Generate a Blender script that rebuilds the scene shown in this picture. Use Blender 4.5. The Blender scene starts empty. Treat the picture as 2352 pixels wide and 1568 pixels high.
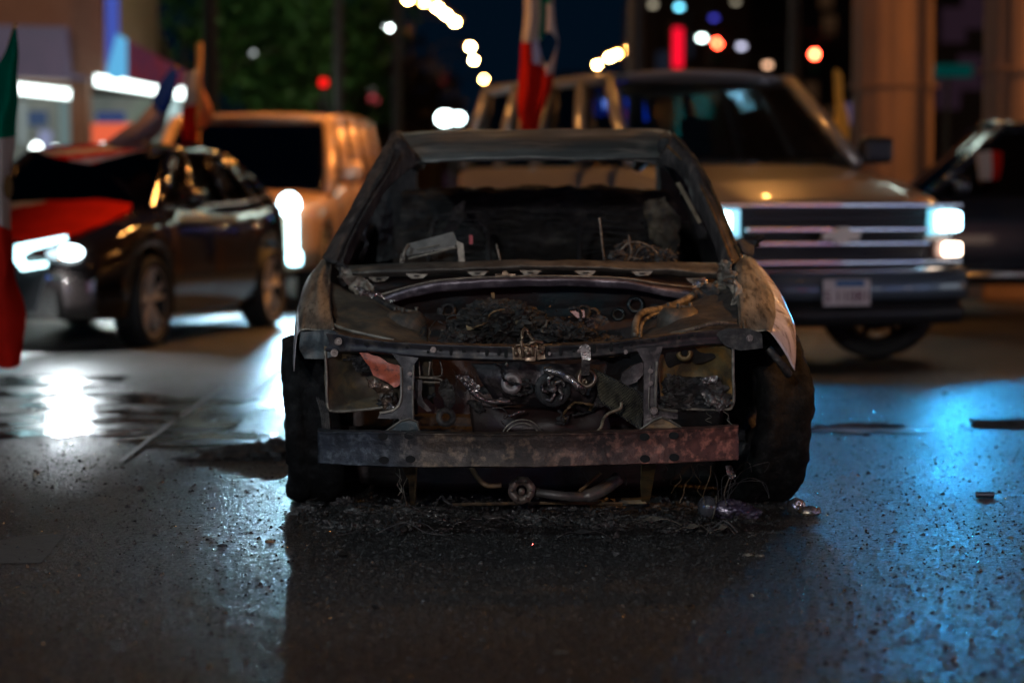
import bpy, bmesh, math, random
from mathutils import Vector, Matrix, noise
R = random.Random(7)
SC = bpy.context.scene
COL = SC.collection
rad = math.radians
# ---------------------------------------------------------------- camera, world, exposure
CAMH = 1.12
PITCH = math.atan2(784 - 448, 5553)
cam = bpy.data.cameras.new("camera")
cam.lens = 85.0
cam.sensor_width = 36.0
cam.clip_start = 0.1
cam.clip_end = 3000
cam.dof.use_dof = True
cam.dof.focus_distance = 8.0
cam.dof.aperture_fstop = 1.75
camo = bpy.data.objects.new("camera", cam)
COL.objects.link(camo)
camo.location = (0, 0, CAMH)
camo.rotation_euler = (rad(90) - PITCH, 0, 0)
SC.camera = camo
SC.view_settings.view_transform = 'Standard'
SC.view_settings.look = 'None'
SC.view_settings.exposure = 0.0
SC.view_settings.gamma = 1.0
SC.cycles.use_denoising = True
SC.cycles.sample_clamp_indirect = 3.0
SC.cycles.sample_clamp_direct = 0.0
SC.cycles.adaptive_threshold = 0.005
SC.cycles.max_bounces = 6
SC.cycles.transparent_max_bounces = 12
SC.cycles.caustics_reflective = False
SC.cycles.caustics_refractive = False
wd = bpy.data.worlds.new("World")
SC.world = wd
wd.use_nodes = True
wn = wd.node_tree.nodes
wl = wd.node_tree.links
bg = wn["Background"]
sky = wn.new("ShaderNodeTexSky")
sky.sky_type = 'NISHITA'
sky.sun_disc = False
sky.sun_elevation = rad(-4)
sky.sun_rotation = rad(200)
mx = wn.new("ShaderNodeMixRGB")
mx.inputs[0].default_value = 0.85
mx.inputs[2].default_value = (0.008, 0.050, 0.12, 1)
wl.new(sky.outputs[0], mx.inputs[1])
wl.new(mx.outputs[0], bg.inputs[0])
bg.inputs[1].default_value = 0.09

# ---------------------------------------------------------------- helpers
CP, SP = math.cos(PITCH), math.sin(PITCH)
def W(u, v, y):
    """world point on the plane world-y = y seen at photo point (u, v) (2352 px wide)"""
    a = (u - 1176) / 5553.0
    b = (784 - v) / 5553.0
    dy = CP + SP * b
    dz = -SP + CP * b
    t = y / dy
    return Vector((a * t, y, CAMH + dz * t))
def G(u, v, z=0.0):
    """world point at height z seen at photo point (u, v)"""
    a = (u - 1176) / 5553.0
    b = (784 - v) / 5553.0
    dy = CP + SP * b
    dz = -SP + CP * b
    t = (z - CAMH) / dz
    return Vector((a * t, dy * t, z))

MATS = {}
def mat(name, col=(.5, .5, .5), rough=.6, metal=0.0, col2=None, scale=6.0, lo=.35, hi=.65, col3=None, scale3=25.0,
        bump=0.0, bscale=40.0, bdist=.01, coat=0.0, emit=None, estr=0.0, spec=.5, rough2=None, detail=6, stretch=None, flake=0):
    if name in MATS:
        return MATS[name]
    m = bpy.data.materials.new(name)
    m.use_nodes = True
    n, l = m.node_tree.nodes, m.node_tree.links
    p = n["Principled BSDF"]
    p.inputs["Base Color"].default_value = (*col, 1)
    p.inputs["Roughness"].default_value = rough
    p.inputs["Metallic"].default_value = metal
    p.inputs["Specular IOR Level"].default_value = spec
    if coat:
        p.inputs["Coat Weight"].default_value = coat
        p.inputs["Coat Roughness"].default_value = .03
    if emit:
        p.inputs["Emission Color"].default_value = (*emit, 1)
        p.inputs["Emission Strength"].default_value = estr
    tc = n.new("ShaderNodeTexCoord")
    vec = tc.outputs["Object"]
    if stretch:
        mp = n.new("ShaderNodeMapping")
        mp.inputs["Scale"].default_value = stretch
        l.new(vec, mp.inputs[0])
        vec = mp.outputs[0]
    def nz(sc, d=detail, rg=.6):
        t = n.new("ShaderNodeTexNoise")
        t.inputs["Scale"].default_value = sc
        t.inputs["Detail"].default_value = d
        t.inputs["Roughness"].default_value = rg
        l.new(vec, t.inputs["Vector"])
        return t
    out = None
    if col2:
        t = nz(scale)
        r = n.new("ShaderNodeValToRGB")
        r.color_ramp.elements[0].position = lo
        r.color_ramp.elements[1].position = hi
        r.color_ramp.elements[0].color = (*col, 1)
        r.color_ramp.elements[1].color = (*col2, 1)
        l.new(t.outputs[0], r.inputs[0])
        out = r.outputs[0]
        if rough2 is not None:
            mr = n.new("ShaderNodeMapRange")
            mr.inputs[1].default_value = lo
            mr.inputs[2].default_value = hi
            mr.inputs[3].default_value = rough
            mr.inputs[4].default_value = rough2
            l.new(t.outputs[0], mr.inputs[0])
            l.new(mr.outputs[0], p.inputs["Roughness"])
    if col3:
        t = nz(scale3)
        r = n.new("ShaderNodeValToRGB")
        r.color_ramp.elements[0].position = .5
        r.color_ramp.elements[1].position = .68
        r.color_ramp.elements[0].color = (0, 0, 0, 1)
        r.color_ramp.elements[1].color = (1, 1, 1, 1)
        l.new(t.outputs[0], r.inputs[0])
        mixn = n.new("ShaderNodeMixRGB")
        l.new(r.outputs[0], mixn.inputs[0])
        if out:
            l.new(out, mixn.inputs[1])
        else:
            mixn.inputs[1].default_value = (*col, 1)
        mixn.inputs[2].default_value = (*col3, 1)
        out = mixn.outputs[0]
    if out:
        l.new(out, p.inputs["Base Color"])
    if bump:
        t = nz(bscale, 8, .65)
        b = n.new("ShaderNodeBump")
        b.inputs["Strength"].default_value = bump
        b.inputs["Distance"].default_value = bdist
        l.new(t.outputs[0], b.inputs["Height"])
        l.new(b.outputs[0], p.inputs["Normal"])
    MATS[name] = m
    return m

def emat(name, col, s):
    if name in MATS:
        return MATS[name]
    m = bpy.data.materials.new(name)
    m.use_nodes = True
    n, l = m.node_tree.nodes, m.node_tree.links
    n.remove(n["Principled BSDF"])
    e = n.new("ShaderNodeEmission")
    e.inputs[0].default_value = (*col, 1)
    e.inputs[1].default_value = s
    l.new(e.outputs[0], n["Material Output"].inputs[0])
    MATS[name] = m
    return m

def glass(name, tint=(.25, .28, .3), f=.12):
    if name in MATS:
        return MATS[name]
    m = bpy.data.materials.new(name)
    m.use_nodes = True
    n, l = m.node_tree.nodes, m.node_tree.links
    n.remove(n["Principled BSDF"])
    t = n.new("ShaderNodeBsdfTransparent")
    t.inputs[0].default_value = (*tint, 1)
    g = n.new("ShaderNodeBsdfGlossy")
    g.inputs["Roughness"].default_value = .03
    fr = n.new("ShaderNodeLayerWeight")
    fr.inputs[0].default_value = f
    mr = n.new("ShaderNodeMapRange")
    mr.inputs[3].default_value = .04
    mr.inputs[4].default_value = .9
    l.new(fr.outputs["Fresnel"], mr.inputs[0])
    x = n.new("ShaderNodeMixShader")
    l.new(mr.outputs[0], x.inputs[0])
    l.new(t.outputs[0], x.inputs[1])
    l.new(g.outputs[0], x.inputs[2])
    l.new(x.outputs[0], n["Material Output"].inputs[0])
    MATS[name] = m
    return m

def thing(name, label, cat, loc=(0, 0, 0), rz=0.0, group=None):
    o = bpy.data.objects.new(name, None)
    o.empty_display_size = .2
    COL.objects.link(o)
    o.location = loc
    o.rotation_euler = (0, 0, rz)
    o["label"] = label
    o["category"] = cat
    if group:
        o["group"] = group
    return o
def tag(o, label=None, cat=None, group=None, kind=None):
    for k, v in (("label", label), ("category", cat), ("group", group), ("kind", kind)):
        if v:
            o[k] = v
    return o
def wmat(p):
    if p is None:
        return Matrix.Identity(4)
    m = Matrix.Translation(p.location) @ Matrix.Rotation(p.rotation_euler[2], 4, 'Z')
    return wmat(p.parent) @ m if p.parent else m
def obj(name, bm, m, parent=None, world=True, smooth=False, solid=0.0, sub=0):
    """link a bmesh as one mesh object; world=True: its vertices are world coordinates"""
    if world and parent is not None:
        bm.transform(wmat(parent).inverted())
    if world and parent is None:
        bm.verts.ensure_lookup_table()
        xs = [v.co for v in bm.verts]
        c = Vector((sum(v.x for v in xs) / len(xs), sum(v.y for v in xs) / len(xs), min(v.z for v in xs)))
        bm.transform(Matrix.Translation(-c))
    me = bpy.data.meshes.new(name)
    bmesh.ops.recalc_face_normals(bm, faces=bm.faces)
    bm.to_mesh(me)
    bm.free()
    if smooth:
        for p in me.polygons:
            p.use_smooth = True
    for mm in (m if isinstance(m, (list, tuple)) else [m]):
        me.materials.append(mm)
    o = bpy.data.objects.new(name, me)
    COL.objects.link(o)
    if parent is not None:
        o.parent = parent
    elif world:
        o.location = c
    if solid:
        s = o.modifiers.new("s", 'SOLIDIFY')
        s.thickness = solid
        s.offset = -1
    if sub:
        s = o.modifiers.new("b", 'SUBSURF')
        s.levels = sub
        s.render_levels = sub
    return o

def box(bm, c, s, rot=None, bev=0.0):
    r = bmesh.ops.create_cube(bm, size=1)
    M = Matrix.Translation(c)
    if rot is not None:
        M = M @ rot
    vs = r["verts"]
    for v in vs:
        v.co = M @ Vector((v.co.x * s[0], v.co.y * s[1], v.co.z * s[2]))
    if bev:
        es = list({e for v in vs for e in v.link_edges})
        bmesh.ops.bevel(bm, geom=es, offset=bev, segments=2, affect='EDGES', profile=.6)
def frame(d):
    d = d.normalized()
    up = Vector((0, 0, 1)) if abs(d.z) < .9 else Vector((0, 1, 0))
    x = d.cross(up).normalized()
    return x, x.cross(d).normalized()
def tube(bm, pts, r, n=6, caps=True):
    pts = [Vector(p) for p in pts]
    rings = []
    for i, p in enumerate(pts):
        d = pts[min(i + 1, len(pts) - 1)] - pts[max(i - 1, 0)]
        if d.length < 1e-6:
            d = Vector((0, 0, 1))
        x, y = frame(d)
        rr = r[i] if isinstance(r, (list, tuple)) else r
        rings.append([bm.verts.new(p + x * math.cos(2 * math.pi * k / n) * rr + y * math.sin(2 * math.pi * k / n) * rr) for k in range(n)])
    for a, b in zip(rings, rings[1:]):
        for k in range(n):
            bm.faces.new((a[k], a[(k + 1) % n], b[(k + 1) % n], b[k]))
    if caps and n > 2:
        bm.faces.new(rings[0])
        bm.faces.new(rings[-1][::-1])
def smoothpath(pts, k=6):
    pts = [Vector(p) for p in pts]
    out = []
    for i in range(len(pts) - 1):
        p0, p1, p2, p3 = pts[max(i - 1, 0)], pts[i], pts[i + 1], pts[min(i + 2, len(pts) - 1)]
        for j in range(k):
            out.append(cr(p0, p1, p2, p3, j / k))
    out.append(pts[-1])
    return out
def cr(p0, p1, p2, p3, t):
    return .5 * ((2 * p1) + (p2 - p0) * t + (2 * p0 - 5 * p1 + 4 * p2 - p3) * t * t + (3 * p1 - p0 - 3 * p2 + p3) * t * t * t)
def cyl(bm, c, axis, r, h, n=20, r2=None):
    axis = Vector(axis).normalized()
    c = Vector(c)
    tube(bm, [c - axis * h / 2, c + axis * h / 2], [r, r if r2 is None else r2], n)
def lathe(bm, prof, c, axis, n=28, wob=0.0):
    """prof: list of (radius, offset along axis), closed ring"""
    axis = Vector(axis).normalized()
    x, y = frame(axis)
    c = Vector(c)
    rings = []
    for k in range(n):
        a = 2 * math.pi * k / n
        d = x * math.cos(a) + y * math.sin(a)
        rings.append([bm.verts.new(c + d * r * (1 + wob * noise.noise(Vector((math.cos(a) * 3, math.sin(a) * 3, i * .7)))) + axis * o) for i, (r, o) in enumerate(prof)])
    m = len(prof)
    for k in range(n):
        a, b = rings[k], rings[(k + 1) % n]
        for i in range(m):
            j = (i + 1) % m
            bm.faces.new((a[i], b[i], b[j], a[j]))
def nvec(p, f):
    return Vector(noise.noise_vector(p * f))
def pieces(name, paths, r, m, parent=None, n=6, y=None, smooth=True):
    for k, pth in enumerate(paths):
        bm = bmesh.new()
        tube(bm, smoothpath([W(*q) if len(q) > 2 else W(q[0], q[1], y) for q in pth], 4), r[k] if isinstance(r, list) else r, n)
        obj(name, bm, m, parent, smooth=smooth)
def patch(rows, su=6, sv=6, amp=0.0, freq=8.0, px=True, mi=None, amp2=0.0, freq2=40.0, bm=None, seed=0.0):
    """smooth surface through a grid of control points; rows of (u, v, depth) photo points or world points"""
    P = [[(W(*q) if px else Vector(q)) for q in r] for r in rows]
    nr, nc = len(P), len(P[0])
    bm = bm or bmesh.new()
    grid = []
    for i in range((nr - 1) * sv + 1):
        a, t = divmod(i, sv)
        if a == nr - 1:
            a, t = nr - 2, sv
        t /= sv
        line = [cr(P[max(a - 1, 0)][c], P[a][c], P[a + 1][c], P[min(a + 2, nr - 1)][c], t) for c in range(nc)]
        row = []
        for j in range((nc - 1) * su + 1):
            b, s = divmod(j, su)
            if b == nc - 1:
                b, s = nc - 2, su
            s /= su
            q = cr(line[max(b - 1, 0)], line[b], line[b + 1], line[min(b + 2, nc - 1)], s)
            if amp:
                q = q + nvec(q + Vector((seed, 0, 0)), freq) * amp
            if amp2:
                q = q + nvec(q + Vector((0, seed, 0)), freq2) * amp2
            row.append(bm.verts.new(q))
        grid.append(row)
    for i in range(len(grid) - 1):
        for j in range(len(grid[0]) - 1):
            f = bm.faces.new((grid[i][j], grid[i][j + 1], grid[i + 1][j + 1], grid[i + 1][j]))
            if mi:
                f.material_index = mi(j / su, i / sv)
    return bm
def slab(bm, pts, th, d=(0, 1, 0)):
    """extrude a polygon (world points) by th along d"""
    d = Vector(d) * th
    a = [bm.verts.new(p) for p in pts]
    b = [bm.verts.new(Vector(p) + d) for p in pts]
    bm.faces.new(a)
    bm.faces.new(b[::-1])
    n = len(pts)
    for i in range(n):
        j = (i + 1) % n
        bm.faces.new((a[i], b[i], b[j], a[j]))
def pslab(bm, pts, y, th, dy=0.0):
    """polygon given by photo points at depth y (each may carry its own depth)"""
    slab(bm, [W(p[0], p[1], p[2] if len(p) > 2 else y) for p in pts], th)
def crumple(bm, amp, freq, cuts=0, seed=0.0):
    if cuts:
        bm.normal_update()
        bmesh.ops.triangulate(bm, faces=bm.faces)
        for _ in range(cuts):
            bmesh.ops.subdivide_edges(bm, edges=bm.edges, cuts=1, use_grid_fill=True)
    for v in bm.verts:
        v.co += nvec(v.co + Vector((seed, seed, 0)), freq) * amp
def blob(bm, c, s, sub=4, amp=.3, freq=6.0, seed=0.0, ridged=True):
    r = bmesh.ops.create_icosphere(bm, subdivisions=sub, radius=1)
    c = Vector(c)
    if amp > .55:
        for v in r["verts"]:
            d = v.co.copy()
            q = d * 1.2 + Vector((seed, seed * 2, 0))
            h, f, am = 0, freq / 5, .55
            for _ in range(6):
                h += noise.noise(q * f * 2) * am
                f *= 2.0
                am *= .62
            k = 1 + amp * h * .8
            v.co = c + Vector((d.x * s[0] * k, d.y * s[1] * k, d.z * s[2] * k)) + nvec(q, 19) * min(s) * .12
        return
    for v in r["verts"]:
        d = v.co.copy()
        q = d * 1.3 + Vector((seed, seed * 2, 0))
        h = 0
        f, a = freq / 6, 1.0
        for _ in range(5):
            n = noise.noise(q * f * 2)
            h += (1 - abs(n) * 2.4 if ridged else n) * a * .5
            f *= 2.1
            a *= .55
        k = 1 + amp * (h - .3)
        v.co = c + Vector((d.x * s[0] * k, d.y * s[1] * k, d.z * s[2] * k))
def chips(bm, n, pos, size, flat=.5, elong=1.0, rr=R):
    for _ in range(n):
        p, k = pos()
        s = size() * k
        q = [Vector((rr.uniform(-1, 1) * elong, rr.uniform(-1, 1), rr.uniform(-flat, flat))) * s for _ in range(4)]
        M = Matrix.Rotation(rr.uniform(0, 6.3), 4, 'Z')
        vs = [bm.verts.new(p + M @ w + Vector((0, 0, s * flat * .8))) for w in q]
        for f in ((0, 1, 2), (0, 2, 3), (0, 3, 1), (1, 3, 2)):
            try:
                bm.faces.new([vs[i] for i in f])
            except ValueError:
                pass
def light(kind, name, loc, power, col, size=.1, target=None, cone=60, blend=.3, parent=None):
    d = bpy.data.lights.new(name, kind)
    d.energy = power
    d.color = col
    d.shadow_soft_size = size
    if kind == 'SPOT':
        d.spot_size = rad(cone)
        d.spot_blend = blend
    o = bpy.data.objects.new(name, d)
    COL.objects.link(o)
    loc = Vector(loc)
    M = Matrix.Translation(loc)
    if target is not None:
        M = M @ (Vector(target) - loc).to_track_quat('-Z', 'Y').to_matrix().to_4x4()
    if parent is not None:
        o.parent = parent
        M = wmat(parent).inverted() @ M
    o.matrix_local = M
    return o

# ---------------------------------------------------------------- lamps that light the street
ORANGE = (1.0, .42, .10)
lamp_steel = mat("lamp_steel", (.03, .028, .026), .6, .3, bump=.1)
def street_lamp(x, y, h, label, arm=(1.5, 0), s=40, col=ORANGE, power=0, rr=.16, group="sodium street lamps along the avenue", cone=None, aim=(0, 0, -1)):
    t = thing("street_lamp", label, "street lamp", (x - arm[0], y - arm[1], 0), 0, group)
    bm = bmesh.new()
    bx, by = x - arm[0], y - arm[1]
    tube(bm, [(bx, by, 0), (bx, by, .3), (bx, by, .301), (bx, by, h + .1)], [.13, .12, .09, .055], 10)
    obj("pole", bm, lamp_steel, t, smooth=False)
    bm = bmesh.new()
    tube(bm, smoothpath([(bx, by, h), (bx + arm[0] * .4, by + arm[1] * .4, h + .3), (x - arm[0] * .12, y - arm[1] * .12, h + .2)]), .035, 8)
    obj("arm", bm, lamp_steel, t, smooth=True)
    bm = bmesh.new()
    box(bm, (x, y, h + .22), (.62, .3, .14), bev=.05)
    obj("lamp_head", bm, lamp_steel, t)
    bm = bmesh.new()
    blob(bm, (x, y, h + .08), (rr * 1.3, rr, rr * .75), 2, 0)
    obj("lens", bm, emat("lamp_glow_%.2f_%d" % (col[2], s), col, s), t, smooth=True)
    if power and cone:
        light('SPOT', "lamp_light", (x, y, h - .25), power, col, .18, target=(x + aim[0], y + aim[1], h - .25 + aim[2]), cone=cone, blend=.6, parent=t)
    elif power:
        light('POINT', "lamp_light", (x, y, h - .25), power, col, .18, parent=t)
    return t
# ---------------------------------------------------------------- setting: road
def road_mat():
    m = bpy.data.materials.new("asphalt")
    m.use_nodes = True
    n, l = m.node_tree.nodes, m.node_tree.links
    p = n["Principled BSDF"]
    tc = n.new("ShaderNodeTexCoord")
    def nz(sc, d=4, rg=.6, st=None):
        t = n.new("ShaderNodeTexNoise")
        t.inputs["Scale"].default_value = sc
        t.inputs["Detail"].default_value = d
        t.inputs["Roughness"].default_value = rg
        if st:
            mp = n.new("ShaderNodeMapping")
            mp.inputs["Scale"].default_value = st
            l.new(tc.outputs["Object"], mp.inputs[0])
            l.new(mp.outputs[0], t.inputs["Vector"])
        else:
            l.new(tc.outputs["Object"], t.inputs["Vector"])
        return t.outputs[0]
    def ramp(x, a, b, ca, cb):
        r = n.new("ShaderNodeValToRGB")
        r.color_ramp.elements[0].position = a
        r.color_ramp.elements[1].position = b
        r.color_ramp.elements[0].color = (*ca, 1)
        r.color_ramp.elements[1].color = (*cb, 1)
        l.new(x, r.inputs[0])
        return r.outputs[0]
    def mr(x, a, b, c, d):
        r = n.new("ShaderNodeMapRange")
        for i, q in enumerate((a, b, c, d)):
            r.inputs[i + 1].default_value = q
        l.new(x, r.inputs[0])
        return r.outputs[0]
    def mth(op, a, b):
        r = n.new("ShaderNodeMath")
        r.operation = op
        for i, q in enumerate((a, b)):
            if isinstance(q, (int, float)):
                r.inputs[i].default_value = q
            else:
                l.new(q, r.inputs[i])
        return r.outputs[0]
    big = nz(.45, 5, .6)
    wet = mr(big, .42, .6, 0, 1)
    base = ramp(nz(42, 5, .78), .36, .68, (.004, .004, .005), (.085, .084, .08))
    stain = ramp(nz(1.1, 6, .65), .35, .65, (.45, .45, .45), (1.15, 1.1, 1.05))
    mixn = n.new("ShaderNodeMixRGB")
    mixn.blend_type = 'MULTIPLY'
    mixn.inputs[0].default_value = 1
    l.new(base, mixn.inputs[1])
    l.new(stain, mixn.inputs[2])
    # cracks, and the soot stain that spreads around the wreck
    vc = n.new("ShaderNodeTexVoronoi")
    vc.feature = 'DISTANCE_TO_EDGE'
    vc.inputs["Scale"].default_value = .55
    dist = n.new("ShaderNodeVectorMath")
    dist.operation = 'MULTIPLY_ADD'
    nzc = n.new("ShaderNodeTexNoise")
    nzc.inputs["Scale"].default_value = 2.2
    nzc.inputs["Detail"].default_value = 5
    l.new(tc.outputs["Object"], nzc.inputs["Vector"])
    l.new(nzc.outputs["Color"], dist.inputs[0])
    dist.inputs[1].default_value = (1.1, 1.1, 0)
    l.new(tc.outputs["Object"], dist.inputs[2])
    l.new(dist.outputs[0], vc.inputs["Vector"])
    crack = mr(vc.outputs["Distance"], 0, .011, .25, 1)
    sv = n.new("ShaderNodeVectorMath")
    sv.operation = 'DISTANCE'
    l.new(dist.outputs[0], sv.inputs[0])
    sv.inputs[1].default_value = (.65, 9.4, 0)
    soot = mr(sv.outputs["Value"], 1.5, 2.6, .28, 1)
    tone = mth('MULTIPLY', crack, soot)
    mix2 = n.new("ShaderNodeMixRGB")
    mix2.blend_type = 'MULTIPLY'
    mix2.inputs[0].default_value = 1
    l.new(mixn.outputs[0], mix2.inputs[1])
    l.new(tone, mix2.inputs[2])
    l.new(mix2.outputs[0], p.inputs["Base Color"])
    # aggregate: small stones as voronoi cells plus fine grain
    vo = n.new("ShaderNodeTexVoronoi")
    vo.inputs["Scale"].default_value = 70
    l.new(tc.outputs["Object"], vo.inputs["Vector"])
    h = mth('ADD', mth('MULTIPLY', vo.outputs["Distance"], -.8), mth('MULTIPLY', nz(170, 2, .5), .7))
    h = mth('ADD', h, mth('MULTIPLY', nz(26, 5, .75), 2.2))
    h = mth('ADD', h, mth('MULTIPLY', crack, .5))
    b = n.new("ShaderNodeBump")
    b.inputs["Distance"].default_value = .022
    l.new(mr(wet, 0, 1, 1.0, .8), b.inputs["Strength"])
    l.new(h, b.inputs["Height"])
    l.new(b.outputs[0], p.inputs["Normal"])
    l.new(mth('ADD', mr(wet, 0, 1, .40, .33), mr(nz(30, 3, .6), .3, .7, -.07, .07)), p.inputs["Roughness"])
    l.new(mr(nz(48, 4, .8), .40, .60, .04, 1.0), p.inputs["Specular IOR Level"])
    return m
bm = bmesh.new()
for (x0, x1, y0, y1) in ((-300, 300, -60, 500),):
    vs = [bm.verts.new(q) for q in ((x0, y0, 0), (x1, y0, 0), (x1, y1, 0), (x0, y1, 0))]
    bm.faces.new(vs)
me = bpy.data.meshes.new("road")
bm.to_mesh(me)
bm.free()
me.materials.append(road_mat())
road = bpy.data.objects.new("road", me)
COL.objects.link(road)
tag(road, kind="structure")

# puddles: thin sheets of water lying on the road
def water_mat():
    m = mat("puddle_water", (.004, .005, .006), .05, spec=.6)
    n, l = m.node_tree.nodes, m.node_tree.links
    p = n["Principled BSDF"]
    tc = n.new("ShaderNodeTexCoord")
    t = n.new("ShaderNodeTexNoise")
    t.inputs["Scale"].default_value = 9
    t.inputs["Detail"].default_value = 4
    l.new(tc.outputs["Object"], t.inputs["Vector"])
    b = n.new("ShaderNodeBump")
    b.inputs["Strength"].default_value = .25
    b.inputs["Distance"].default_value = .02
    l.new(t.outputs[0], b.inputs["Height"])
    l.new(b.outputs[0], p.inputs["Normal"])
    t2 = n.new("ShaderNodeTexNoise")
    t2.inputs["Scale"].default_value = 2.4
    t2.inputs["Detail"].default_value = 6
    l.new(tc.outputs["Object"], t2.inputs["Vector"])
    mr = n.new("ShaderNodeMapRange")
    mr.inputs[1].default_value = .4
    mr.inputs[2].default_value = .65
    mr.inputs[3].default_value = .10
    mr.inputs[4].default_value = .42
    l.new(t2.outputs[0], mr.inputs[0])
    l.new(mr.outputs[0], p.inputs["Roughness"])
    return m
def sheet(name, c, rx, ry, m, z=.004, seed=0, wob=.75, rot=0.0, n=90, **kw):
    bm = bmesh.new()
    cs, sn = math.cos(rot), math.sin(rot)
    ctr = bm.verts.new((c[0], c[1], z))
    ring = []
    for k in range(n):
        a = 2 * math.pi * k / n
        f = 1.0
        fr, am = 1.2, wob
        for _ in range(4):
            f += am * noise.noise(Vector((math.cos(a) * fr + seed, math.sin(a) * fr, seed * 1.7)))
            fr *= 2.3
            am *= .6
        x, y = math.cos(a) * rx * f, math.sin(a) * ry * f
        ring.append(bm.verts.new((c[0] + x * cs - y * sn, c[1] + x * sn + y * cs, z)))
    for k in range(n):
        bm.faces.new((ctr, ring[k], ring[(k + 1) % n]))
    o = obj(name, bm, m, None, world=True)
    return o
PW = water_mat()
for i, (u, v, rx, ry) in enumerate(((150, 975, .75, .6), (330, 930, .6, .6), (60, 890, .6, .8), (445, 985, .16, .7), (1950, 985, .42, .22), (470, 1010, .3, .35))):
    p = G(u, v)
    tag(sheet("puddle", (p.x, p.y), rx, ry, PW, .004 + i * .0006, seed=i * 3.1), kind="structure")
# painted marks
paint = mat("road_paint", (.4, .4, .39), .55, col2=(.06, .06, .06), scale=22, lo=.45, hi=.62, bump=.4, bscale=90, bdist=.003)
faded = mat("faded_paint", (.065, .065, .062), .6, col2=(.02, .02, .02), scale=30, lo=.45, hi=.7, bump=.4, bscale=90, bdist=.003)
def ground_poly(name, pts, z=.0025):
    bm = bmesh.new()
    bm.faces.new([bm.verts.new(G(u, v, z)) for u, v in pts])
    return tag(obj(name, bm, faded if name == "crosswalk_mark" else paint), kind="structure")
ground_poly("lane_line", ((268, 1060), (282, 1060), (402, 968), (392, 966)), .010)
ground_poly("lane_line", ((410, 955), (425, 955), (520, 888), (508, 886)), .010)
ground_poly("lane_line", ((545, 930), (565, 930), (662, 845), (650, 842)), .0027)
ground_poly("crosswalk_mark", ((-140, 1294), (96, 1292), (150, 1226), (30, 1232)))
ground_poly("lane_line", ((-250, 860), (-100, 850), (700, 700), (680, 690)), .003)
# pavement with kerb on the left, in front of the shop
bm = bmesh.new()
slab(bm, [Vector(q) for q in ((-6.9, 30, 0.0), (-5.4, 60, 0.0), (-30, 60, 0.0), (-30, 30, 0.0))], .14, (0, 0, 1))
tag(obj("pavement", bm, mat("pavement_concrete", (.22, .21, .2), .7, col2=(.13, .125, .12), scale=3, bump=.3)), kind="structure")

# ---------------------------------------------------------------- street lamps
rows = [(937, 6), (975, 12), (1005, 24), (1025, 40), (1045, 56), (1080, 112), (1088, 142), (1112, 186)]
for i, (u, v) in enumerate(rows):
    d = 5553 * 6.9 / (448 - v)
    p = W(u, v, d)
    street_lamp(p.x, p.y, p.z, ["sodium street lamp at the top edge, highest of the curved row over the avenue", "dimmer sodium street lamp, second from the top of the curved row", "sodium street lamp, third from the top of the curved row", "sodium street lamp, fourth from the top of the curved row", "sodium street lamp, fifth of the curved row, above its gap", "sodium street lamp just below the gap in the curved row", "sodium street lamp, second lowest of the curved row", "lowest sodium street lamp of the curved row, beside the truck roof"][i], s=[420, 200, 800, 800, 800, 800, 800, 400][i], arm=(1.8, 0), rr=.07)
rows = [(1438, 120), (1418, 128), (1400, 136), (1372, 153)]
for i, (u, v) in enumerate(rows):
    d = 5553 * 6.9 / (448 - v)
    p = W(u, v, d)
    street_lamp(p.x, p.y, p.z, ("largest brightest", "second", "third", "smallest farthest")[i] + " sodium lamp of the short row above the silver truck roof", s=[800, 320, 700, 500][i], arm=(-1.8, 0), rr=.07)
for (u, v, d, s, c, lab) in ((893, 67, 70, 9, (.85, 1, .93), "white street lamp left of the curved row of sodium lamps"),
                             (1612, 88, 80, 4.5, (.8, 1, .95), "white lamp touching the left red traffic light"),
                             (1703, 107, 80, 1.2, (.6, .6, .8), "dim violet lamp right of the left red traffic light"),
                             (1763, 150, 80, 1.2, (.9, .5, .3), "dim brown lamp above the right end of the silver truck roof"),
                             (693, 165, 60, 1.5, (.5, .9, .85), "pale green lamp low in front of the green tree"),
                             (590, 125, 52, 1.2, (.55, .6, .6), "dim grey lamp glimpsed among the green leaves"),
                             (770, 163, 70, .35, (1, .7, .3), "very dim amber lamp right of the green tree"),
                             (1560, 17, 90, 3, (.15, .6, .8), "blue green lamp at the top edge over the red sign"),
                             (1500, 12, 90, .5, (.8, .7, .5), "dim grey lamp at the top edge beside the blue green one"),
                             (1690, 5, 90, .3, (.8, .7, .5), "faintest grey lamp at the top edge between the red lights"),
                             (1640, 42, 90, .45, (.1, .1, 1), "dim deep blue lamp above the left red traffic light")):
    p = W(u, v, d)
    street_lamp(p.x, p.y, p.z - .08, lab, s=s * 3, col=c, rr=.10, group=None, arm=(1.0, 0))
brick_far = mat("far_brick", (.12, .08, .06), .9, bump=.3)
# lamps outside the frame that light the crossing
street_lamp(9.5, 21, 7.0, "tall sodium lamp beyond the right edge lighting the columns", arm=(-1.5, 0), s=400, power=2000, cone=85, aim=(-2.6, 7, -3.9), rr=.07, group="sodium lamps beside the viaduct")
street_lamp(8.5, 33, 7.0, "sodium lamp behind the concrete columns", arm=(-1.5, 0), s=400, power=1300, cone=120, rr=.07, group="sodium lamps beside the viaduct")
street_lamp(3.6, 27.5, 9.0, "sodium lamp high above the silver truck", arm=(-2.5, 0), s=400, power=900, cone=66, aim=(-1.5, -6, -9), rr=.07, group="sodium lamps beside the viaduct")
street_lamp(10.0, 6.5, 8.0, "added narrow sodium spot out of view, turning the right front wing orange", arm=(-1.5, 0), s=400, rr=.06, power=4500, cone=7, aim=(-8.95, 2.4, -6.85), group="sodium lamps beside the viaduct")  # added spot, aimed to throw orange on the right wing
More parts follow.
